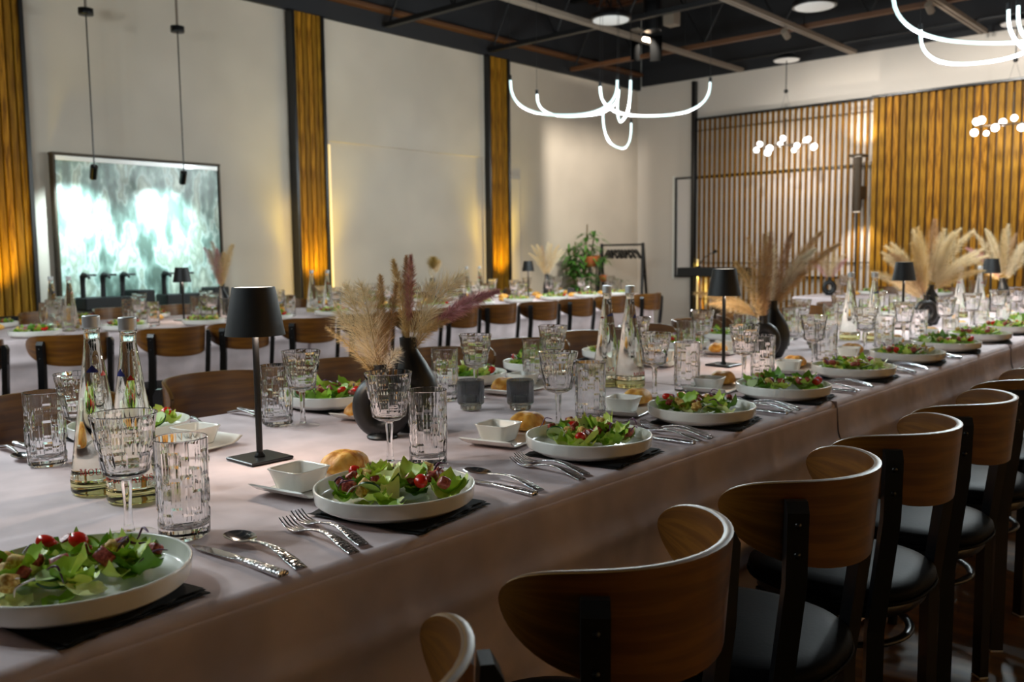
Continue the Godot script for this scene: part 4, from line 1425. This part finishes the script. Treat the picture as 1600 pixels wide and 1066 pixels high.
	# two hanging spotlights trained on the stone
	for k in 2:
		var z: float = [-3.26, -4.04][k]
		var t := thing("pendant_spotlight", "black cylinder spotlight on a long cable, %s one before the stone panel" % ["left", "right"][k], "spotlight", Vector3(-7.45, 0, z), 0.0, "pendant spotlights")
		part("cable", tube([Vector3(0, 3.75, 0), Vector3(0, 1.94, 0)], 0.006, 6), M.black_paint, t)
		part("junction_disc", lathe(V2([0, 3.145, 0.055, 3.145, 0.058, 3.155, 0.058, 3.195, 0.04, 3.20, 0, 3.20]), 24), M.black_paint, t)
		part("stem", tube([Vector3(0, 3.75, 0), Vector3(0, 3.19, 0)], 0.011, 8), M.rail, t)
		var d := Vector3(-0.45, -0.55, -0.12).normalized()
		var hb := Basis(Quaternion(Vector3.UP, -d))
		part("head", lathe(V2([0, 0.0, 0.028, 0.0, 0.030, -0.004, 0.030, -0.118, 0.026, -0.118, 0.026, -0.10, 0, -0.10]), 24), M.black_paint, t, Vector3(0, 1.95, 0), hb)
		spot(t, "beam", Vector3(0, 1.95, 0) + d * 0.125, Vector3(-0.47, 1.44, -0.02), Color(0.86, 0.97, 1.0), SLAB_E, 48.0, 0.03, 1.0)

	# slatted screen on the end wall
	var sc := thing("slat_screen", "open screen of spaced wooden slats over the end wall", "wall panel")
	slats(sc, [M.screen_slat_0, M.screen_slat_1], Vector3(-6.91, 0.08, -11.947), Vector3(-4.36, 0.08, -11.947), 31, 0.034, 0.026, 3.07)
	for y in [0.5, 1.04, 2.30, 3.0]: part("rail", bx(Vector3(2.58, 0.014, 0.012), Vector3(-5.635, y, -11.967)), M.black_paint, sc)
	part("top_rail", bx(Vector3(2.62, 0.03, 0.07), Vector3(-5.645, 3.165, -11.96), 0.003), M.black_paint, sc)
	part("post", bx(Vector3(0.06, 3.72, 0.08), Vector3(-6.95, 1.86, -11.92), 0.004), M.black_paint, sc)
	var sp2 := thing("slat_cladding", "solid golden wood slat panel right of the wall sconce", "wall panel")
	part("backing", bx(Vector3(3.6, 3.10, 0.05), Vector3(-2.53, 1.60, -11.96)), M.back_wood, sp2)
	slats(sp2, [M.slat, M.slat2, M.slat3, M.slat], Vector3(-4.33, 0.08, -11.912), Vector3(-0.79, 0.08, -11.912), 41, 0.060, 0.045, 3.07)
	part("top_rail", bx(Vector3(3.6, 0.03, 0.10), Vector3(-2.53, 3.165, -11.90), 0.003), M.black_paint, sp2)
	# glow at the foot of the screen's left post
	part("light_strip", bx(Vector3(0.02, 0.95, 0.015), Vector3(-6.88, 0.62, -11.935)), M.warm_glow, sc)
	var sl := AreaLight3D.new()
	sl.name = "strip_light"
	sl.area_size = Vector2(0.03, 0.95)
	sl.area_normalize_energy = true
	sl.light_color = Color(1.0, 0.84, 0.34)
	sl.light_energy = STRIP_E * 1.2
	sl.area_range = 6.0
	sl.shadow_enabled = true
	sc.add_child(sl, true)
	sl.transform = Transform3D(Basis.looking_at(Vector3(1, 0.2, -0.2), Vector3.UP), Vector3(-6.865, 0.75, -11.93))
	# wall sconce
	var sn := thing("wall_sconce", "dark tube sconce between the open screen and the solid slats", "wall lamp")
	part("tube", tube([Vector3(-4.42, 1.70, -11.68), Vector3(-4.42, 2.40, -11.68)], 0.055, 20), M.bronze, sn)
	part("bracket", bx(Vector3(0.18, 0.03, 0.22), Vector3(-4.44, 2.42, -11.76), 0.004), M.bronze, sn)
	part("bracket", bx(Vector3(0.06, 0.16, 0.22), Vector3(-4.40, 1.95, -11.76), 0.004), M.bronze, sn)
	for s in [-1.0, 1.0]: part("lens", tube([Vector3(-4.42, 2.05 + s * 0.351, -11.68), Vector3(-4.42, 2.05 + s * 0.353, -11.68)], 0.045, 16), M.lamp_glow, sn)
	spot(sn, "up_beam", Vector3(-4.42, 2.46, -11.68), Vector3(-4.45, 3.5, -11.95), Color(1.0, 0.96, 0.9), SCONCE_E, 55.0, 0.03, 0.8)
	spot(sn, "down_beam", Vector3(-4.42, 1.66, -11.68), Vector3(-4.45, 0.4, -11.95), Color(1.0, 0.96, 0.9), SCONCE_E, 55.0, 0.03, 0.8)

	# window with its blind, half behind the screen
	var wn := thing("window_1", "black framed window with a pale roller blind beside the slatted screen", "window")
	wn.set_meta("kind", "structure")
	part("blind", bx(Vector3(2.74, 1.46, 0.012), Vector3(-5.9, 1.58, -11.985)), M.blind, wn)
	for y in [0.84, 2.32]: part("frame", bx(Vector3(2.80, 0.03, 0.045), Vector3(-5.9, y, -11.975), 0.003), M.black_paint, wn)
	for x in [-7.285, -4.52]: part("frame", bx(Vector3(0.03, 1.5, 0.045), Vector3(x, 1.58, -11.975), 0.003), M.black_paint, wn)
	part("reveal", bx(Vector3(0.05, 1.56, 0.02), Vector3(-7.33, 1.58, -11.99)), M.ceramic, wn)

	# ceiling steel: joists across, rails along
	for k in 7:
		var z: float = [-10.18, -8.5, -6.8, -5.1, -3.4, -1.7, 0.0][k]
		var t := thing("steel_joist", "black open-web steel joist, %s from the end wall" % ORD[k], "joist", Vector3.ZERO, 0.0, "open-web ceiling joists")
		part("bottom_chord", bx(Vector3(11.3, 0.05, 0.07), Vector3(-2.25, 3.775, z)), M.black_steel if k != 0 else M.rust_steel, t)
		part("top_chord", bx(Vector3(11.3, 0.05, 0.07), Vector3(-2.25, 4.70, z)), M.black_steel, t)
		for j in 22:
			var x := -7.85 + j * 0.51
			part("web_bar", tube([Vector3(x, 3.79 if j % 2 == 0 else 4.69, z), Vector3(x + 0.51, 4.69 if j % 2 == 0 else 3.79, z)], 0.012, 5), M.black_steel, t)
	for k in 5:
		var x: float = [-6.08, -4.51, -2.99, -1.46, 0.07][k]
		var t := thing("track_rail", "pale lighting track running towards the end wall, %s from the cream wall" % ORD[k], "track", Vector3.ZERO, 0.0, "ceiling lighting tracks")
		for s in [-0.025, 0.025]: part("channel", bx(Vector3(0.032, 0.05, 13.0), Vector3(x + s, 3.725, -5.2), 0.003), M.rail, t)
		for j in 5: part("hanger", tube([Vector3(x, 3.75, -10.18 + 1.7 * j), Vector3(x, 4.72, -10.18 + 1.7 * j)], 0.006, 5), M.black_steel, t)
	solid("sprinkler_pipe", "thin dark pipe under the ceiling near the end wall", "pipe", tube([Vector3(-6.3, 3.76, -11.2), Vector3(2.0, 3.76, -11.2)], 0.016, 8), M.black_steel)
	# flat round ceiling lights
	for k in 2:
		var c: Vector3 = [Vector3(-5.55, 3.60, -7.82), Vector3(-3.80, 3.60, -8.81)][k]
		var t := thing("dish_light", ["dim round ceiling dish beside the pale track above the looped tubes", "round white ceiling dish at the picture's top edge"][k], "ceiling light", c, 0.0, "round ceiling dishes")
		part("dish", lathe(V2([0, 0.06, 0.20, 0.0, 0.215, 0.005, 0.21, 0.05, 0.09, 0.11, 0, 0.12]), 40), M.black_paint, t)
		part("lens", lathe(V2([0, 0.0, 0.185, -0.004, 0.19, 0.006, 0, 0.02]), 40), M.dish_glow, t)
		part("stem", tube([Vector3(0, 0.11, 0), Vector3(0, 1.19, 0)], 0.01, 6), M.black_paint, t)
		spot(t, "dish_beam", Vector3(0, -0.03, 0), Vector3(0, -2, 0), Color(1.0, 0.95, 0.88), DISH_E, 70.0, 0.18, 1.0)
	# globe chandeliers near the end wall
	for k in 2:
		var c: Vector3 = [Vector3(-5.28, 0, -11.4), Vector3(-2.58, 0, -11.4)][k]
		var t := thing("globe_chandelier", ["chandelier of small lit globes hanging before the open slats", "chandelier of lit globes before the solid slats at the right"][k], "chandelier", c, 0.0, "small globe chandeliers")
		part("canopy", lathe(V2([0, 3.70, 0.17, 3.70, 0.17, 3.715, 0.06, 3.78, 0, 3.78]), 32), M.black_paint, t)
		part("lens", lathe(V2([0, 3.69, 0.16, 3.69, 0.165, 3.70, 0, 3.70]), 32), M.dish_glow, t)
		part("cable", tube([Vector3(0, 3.70, 0), Vector3(0, 3.31, 0)], 0.006, 6), M.black_paint, t)
		part("knot", blob(Vector3(0.028, 0.028, 0.028), 1, 0.0), M.black_paint, t, Vector3(0, 3.30, 0))
		for s in [-1.0, 1.0]: part("cable", tube([Vector3(0, 3.30, 0), Vector3(s * 0.11, 2.92, 0)], 0.0015, 4), M.black_paint, t)
		part("rod", tube([Vector3(0, 2.95, 0), Vector3(0, 2.60, 0)], 0.014, 8), M.bronze, t)
		var g := RandomNumberGenerator.new()
		g.seed = 3 + k
		for j in 13:
			var a := TAU * j / 13.0
			var p := Vector3(cos(a) * 0.40, 2.58 + (0.07 if j % 2 else -0.03) + g.randf_range(-0.02, 0.02), sin(a) * 0.17)
			var arm := part("arm", tube([Vector3(0, 2.60, 0), Vector3(p.x * 0.92, 2.60, p.z * 0.92)], 0.006, 5), M.bronze, t)
			part("globe", blob(Vector3.ONE * g.randf_range(0.028, 0.045), j, 0.0), M.bulb_glow, arm, p)
		for s in [-0.2, 0.2]:
			var l := OmniLight3D.new()
			l.name = "globe_light"
			l.position = Vector3(s, 2.48, 0.12)
			l.light_color = Color(1.0, 0.97, 0.93)
			l.light_energy = GLOBE_E
			l.light_size = 0.05
			l.omni_range = 20.0
			l.omni_attenuation = 2.0
			l.shadow_enabled = true
			t.add_child(l, true)
	# projector above the hall
	var pj := thing("ceiling_projector", "black cylinder fixture with pale box flaps under the ceiling", "ceiling fixture", Vector3(-5.9, 3.78, -9.15))
	part("cylinder", lathe(V2([0, 0.0, 0.10, 0.0, 0.105, 0.01, 0.105, 0.40, 0, 0.40]), 28), M.black_paint, pj)
	part("pole", tube([Vector3(0, 0.39, 0), Vector3(0, 1.0, 0)], 0.02, 8), M.black_paint, pj)
	part("box", bx(Vector3(0.14, 0.17, 0.16), Vector3(0.22, 0.12, -0.06), 0.006), M.rail, pj)
	part("box", bx(Vector3(0.12, 0.03, 0.16), Vector3(-0.17, 0.03, 0.05), 0.004), M.rail, pj)

	# its barn doors keep the light on the stretch of wall behind the plant
	for q in [[Vector3(-0.963, 0, -0.268), 1.0], [Vector3(-0.59, 0, -0.807), -1.0]]:
		var pd: Vector3 = q[0]
		var side: Vector3 = Vector3(-pd.z, 0, pd.x)
		if side.z * q[1] < 0.0: side = -side
		part("barn_door", bx(Vector3(0.006, 0.30, 0.14), Vector3.ZERO, 0.0, Basis(pd, Vector3.UP, pd.cross(Vector3.UP))), M.velvet, pj, Vector3(-0.02, -0.15, 0) + pd * 0.2 + side * 0.071)
	spot(pj, "corner_beam", Vector3(-0.02, -0.03, 0), Vector3(-2.1, -1.9, -1.7), Color(1.0, 0.965, 0.91), CORNER_E, 40.0, 0.016, 0.6)

	# neon tubes over the hall
	neon("looped neon tube chandelier hanging before the cream wall corner", [
		[Vector3(-4.74, 2.55, -5.33), Vector3(-4.14, 2.55, -5.92), 0.27], [Vector3(-4.99, 2.55, -5.95), Vector3(-4.37, 2.55, -6.27), 0.20],
		[Vector3(-4.40, 2.55, -6.05), Vector3(-3.66, 2.55, -6.52), 0.25], [Vector3(-4.07, 2.55, -6.0), Vector3(-4.65, 2.55, -6.65), 0.24],
		[Vector3(-5.09, 2.55, -7.04), Vector3(-5.37, 2.55, -7.93), 0.30]], Vector3(-4.5, 3.665, -6.2))
	neon("looped neon tube chandelier at the picture's upper right corner", [
		[Vector3(-1.71, 2.56, -4.95), Vector3(-1.02, 2.56, -5.75), 0.27], [Vector3(-1.88, 2.55, -5.94), Vector3(-1.20, 2.55, -6.05), 0.24],
		[Vector3(-1.30, 2.55, -5.75), Vector3(-0.75, 2.55, -5.3), 0.26], [Vector3(-1.36, 2.55, -5.80), Vector3(-1.0, 2.55, -6.5), 0.24]], Vector3(-1.46, 3.665, -5.5))
	# the next two of the same rows hang outside the picture
	neon("looped neon tube chandelier above the wall table, outside the picture", [
		[Vector3(-4.7, 2.55, 0.2), Vector3(-4.1, 2.55, -0.4), 0.27], [Vector3(-4.9, 2.55, -0.4), Vector3(-4.3, 2.55, -0.7), 0.2], [Vector3(-4.4, 2.55, -0.4), Vector3(-3.7, 2.55, -0.9), 0.25]], Vector3(-4.5, 3.665, -0.3))

	# the amber strips of the opposite wall, outside the picture
	for k in 4:
		var z: float = [-8.0, -5.8, -3.6, -1.4][k]
		var t := thing("amber_wall_light", "upright strip washing the side wall with amber light, %s from the end wall" % ORD[k], "wall lamp", Vector3(3.10, 0, z), 0.0, "amber strips of the dark side wall")
		part("housing", bx(Vector3(0.02, 2.5, 0.14), Vector3(0, 1.75, 0), 0.003), M.black_paint, t)
		part("light_strip", bx(Vector3(0.02, 2.4, 0.06), Vector3(0.015, 1.75, 0)), M.warm_glow, t)
		for y in [0.6, 2.9]: part("bracket", bx(Vector3(0.30, 0.03, 0.03), Vector3(0.15, y, 0)), M.black_paint, t)
		var l := AreaLight3D.new()
		l.name = "strip_light"
		l.area_size = Vector2(0.06, 2.4)
		l.area_normalize_energy = true
		l.light_color = Color(1.0, 0.80, 0.46)
		l.light_energy = SIDE_E
		l.area_range = 20.0
		l.shadow_enabled = true
		t.add_child(l, true)
		l.transform = Transform3D(Basis.looking_at(Vector3(1, 0, 0), Vector3.UP), Vector3(0.04, 1.75, 0))

	neon("looped neon tube chandelier above the front table, outside the picture", [
		[Vector3(-2.9, 2.55, 0.4), Vector3(-2.2, 2.55, -0.1), 0.27], [Vector3(-3.0, 2.55, -0.2), Vector3(-2.4, 2.55, 0.5), 0.22]], Vector3(-2.5, 3.665, 0.2))
	# track heads washing the end wall
	for k in 4:
		var x: float = [-4.51, -2.99, -1.46, 0.07][k]
		var t := thing("track_spotlight", "small pale track head washing the end wall, %s from the left" % ORD[k], "spotlight", Vector3(x, 3.66, -9.7), 0.0, "track heads before the end wall")
		var d := Vector3(0, -0.5, -1.0).normalized()
		part("head", lathe(V2([0, 0.0, 0.035, 0.0, 0.038, -0.004, 0.038, -0.12, 0.033, -0.12, 0.033, -0.10, 0, -0.10]), 20), M.rail, t, Vector3(0, -0.02, 0.05), Basis(Quaternion(Vector3.UP, -d)))
		part("yoke", tube([Vector3(0, 0.045, 0), Vector3(0, -0.02, 0)], 0.01, 6), M.rail, t)
		spot(t, "wash_beam", Vector3(0, -0.02, 0.05) + d * 0.125, Vector3(0, -1.9, -2.3), Color(1.0, 0.985, 0.96), WASH_E, 50.0 if k == 0 else 64.0, 0.05, 1.0)

	# coat rack with hangers in the corner
	var cr := thing("coat_rack", "black A-frame coat rack in the room corner", "coat rack", Vector3(-7.47, 0, -10.8))
	for s in [-1.0, 1.0]:
		for f in [-1.0, 1.0]: part("leg", tube([Vector3(s * 0.36, 1.34, 0), Vector3(s * 0.40 + f * 0.10, 0.0, f * 0.26)], 0.022, 8), M.black_paint, cr)
		part("cross_bar", tube([Vector3(s * 0.37 - 0.05, 0.9, -0.09), Vector3(s * 0.37 + 0.05, 0.9, 0.09)], 0.012, 6), M.black_paint, cr)
	part("rail", tube([Vector3(-0.38, 1.32, 0), Vector3(0.38, 1.32, 0)], 0.014, 8), M.black_paint, cr)
	part("shelf", bx(Vector3(0.80, 0.02, 0.3), Vector3(0, 0.16, 0), 0.004), M.black_paint, cr)
	for k in 9:
		var hg := thing("clothes_hanger", "black clothes hanger on the corner coat rack, %s from its left end" % ORD[k], "hanger", Vector3(-7.47 - 0.24 + 0.06 * k, 0, -10.8), 0.9 + 0.07 * (k % 4), "black hangers on the rack")
		part("hook", tube([Vector3(0, 1.318, 0.014), Vector3(0, 1.338, 0.0), Vector3(0, 1.318, -0.016), Vector3(0, 1.28, -0.004), Vector3(0, 1.245, 0)], 0.003, 5), M.alu, hg)
		part("shoulders", tube([Vector3(0, 1.13, -0.21), Vector3(0, 1.17, -0.17), Vector3(0, 1.225, -0.06), Vector3(0, 1.245, 0), Vector3(0, 1.225, 0.06), Vector3(0, 1.17, 0.17), Vector3(0, 1.13, 0.21)], 0.016, 8), M.black_paint, hg)
		part("bar", tube([Vector3(0, 1.145, -0.2), Vector3(0, 1.145, 0.2)], 0.006, 5), M.black_paint, hg)
	# lectern with its microphone
	var lc := thing("lectern", "slim dark lectern before the slatted screen", "lectern", Vector3(-5.53, 0, -10.0))
	part("desk", bx(Vector3(0.80, 0.11, 0.45), Vector3(0, 0.955, 0), 0.006), M.black_matte, lc)
	part("column", bx(Vector3(0.16, 0.90, 0.16), Vector3(0.08, 0.45, 0), 0.004), M.bronze, lc)
	part("foot", bx(Vector3(0.5, 0.02, 0.4), Vector3(0.05, 0.01, 0), 0.004), M.black_matte, lc)
	var mc := thing("gooseneck_microphone", "black gooseneck microphone on the lectern", "microphone", Vector3(-5.75, 1.01, -10.0))
	part("base", lathe(V2([0, 0, 0.03, 0, 0.03, 0.012, 0.01, 0.02, 0, 0.02]), 16), M.black_matte, mc)
	part("neck", tube(bez(Vector3(0, 0.015, 0), Vector3(0.06, 0.14, 0), Vector3(0.22, 0.19, 0), 10), 0.006, 6), M.black_matte, mc)
	part("head", tube([Vector3(0.205, 0.185, 0), Vector3(0.245, 0.205, 0)], 0.02, 10), M.black_matte, mc)
	# tall plant and its hanging planters
	plants()

func blade(m: MB, p: Vector3, d: Vector3, L: float, w: float, droop: float) -> void:
	var s := d.cross(Vector3.UP)
	s = s.normalized() if s.length() > 0.05 else Vector3.RIGHT
	var prev := []
	for k in 4:
		var t := k / 3.0
		var c := p + d * (L * t) - Vector3(0, droop * L * t * t, 0)
		var ww: float = w * [0.35, 1.0, 0.8, 0.03][k]
		var cur := [c - s * ww, c + s * ww]
		if k > 0: m.quad(prev[0], prev[1], cur[1], cur[0])
		prev = cur

func plants() -> void:
	var t := thing("potted_bamboo", "tall leafy green plant in front of the cream wall corner", "plant", Vector3(-7.62, 0, -10.02))
	part("pot", lathe(V2([0, 0.0, 0.15, 0.0, 0.19, 0.30, 0.20, 0.32, 0.175, 0.32, 0.17, 0.29, 0, 0.29]), 32), M.black_matte, t)
	var g := RandomNumberGenerator.new()
	g.seed = 12
	for k in 6:
		var a := TAU * k / 6.0 + 0.3
		var top := Vector3(cos(a) * 0.17, 1.22 + 0.42 * g.randf(), sin(a) * 0.24)
		var path := bez(Vector3(cos(a) * 0.05, 0.28, sin(a) * 0.05), Vector3(cos(a) * 0.08, 0.9, sin(a) * 0.08), top, 10)
		part("cane", tube(path, 0.009, 6), M.stem, t)
		var m := MB.new()
		for j in 110:
			var f := g.randf_range(0.18, 1.0)
			var p: Vector3 = path[int(f * 10)]
			var d := Vector3(g.randfn(), g.randf_range(-0.1, 0.9), g.randfn()).normalized()
			blade(m, p + d * g.randf() * 0.06, d, g.randf_range(0.13, 0.24), 0.019, g.randf_range(0.2, 0.7))
		part("foliage", m, M.plant, t)
	var br := MB.new()
	for q in [Vector3(0.05, 0.80, -0.95), Vector3(0.08, 1.15, -0.48)]:
		var path := bez(Vector3(0, 0.75, -0.1), (q as Vector3) * 0.6 + Vector3(0, 0.42, 0), q, 10)
		part("branch", tube(path, 0.004, 5), M.stem, t)
		for j in 20:
			var d := Vector3(g.randfn() * 0.6, g.randf_range(-0.5, 0.3), g.randfn()).normalized()
			blade(br, path[7 + j % 4], d, 0.16, 0.011, 0.4)
	part("foliage", br, M.plant, t)
	for k in 3:
		var at: Vector3 = [Vector3(-7.42, 1.02, -9.98), Vector3(-7.50, 0.80, -10.38), Vector3(-7.55, 1.09, -10.28)][k]
		var sz: float = [1.0, 0.65, 0.6][k]
		var p := thing("terracotta_planter", ["larger terracotta planter hung among the plant's leaves", "small terracotta planter low among the plant's leaves", "small terracotta planter high among the plant's leaves"][k], "planter", at, 0.0, "terracotta planters")
		part("cup", lathe([Vector2(0, 0), Vector2(0.055, 0) * sz, Vector2(0.085, 0.06) * sz, Vector2(0.10, 0.14) * sz, Vector2(0.09, 0.14) * sz, Vector2(0.07, 0.04) * sz, Vector2(0, 0.03) * sz], 28), M.terracotta, p)
		part("post", tube([Vector3(0, -at.y, 0), Vector3(0, 0.002, 0)], 0.008, 6), M.black_paint, p)
		part("post_foot", lathe([Vector2(0, -at.y), Vector2(0.07, -at.y), Vector2(0.06, 0.012 - at.y), Vector2(0, 0.014 - at.y)], 20), M.black_paint, p)
		var m := MB.new()
		for j in 26:
			var d := Vector3(g.randfn(), g.randf_range(0.3, 1.2), g.randfn()).normalized()
			blade(m, Vector3(0, 0.05 * sz, 0), d, 0.2 * sz, 0.012, 0.6)
		part("foliage", m, M.plant, p)
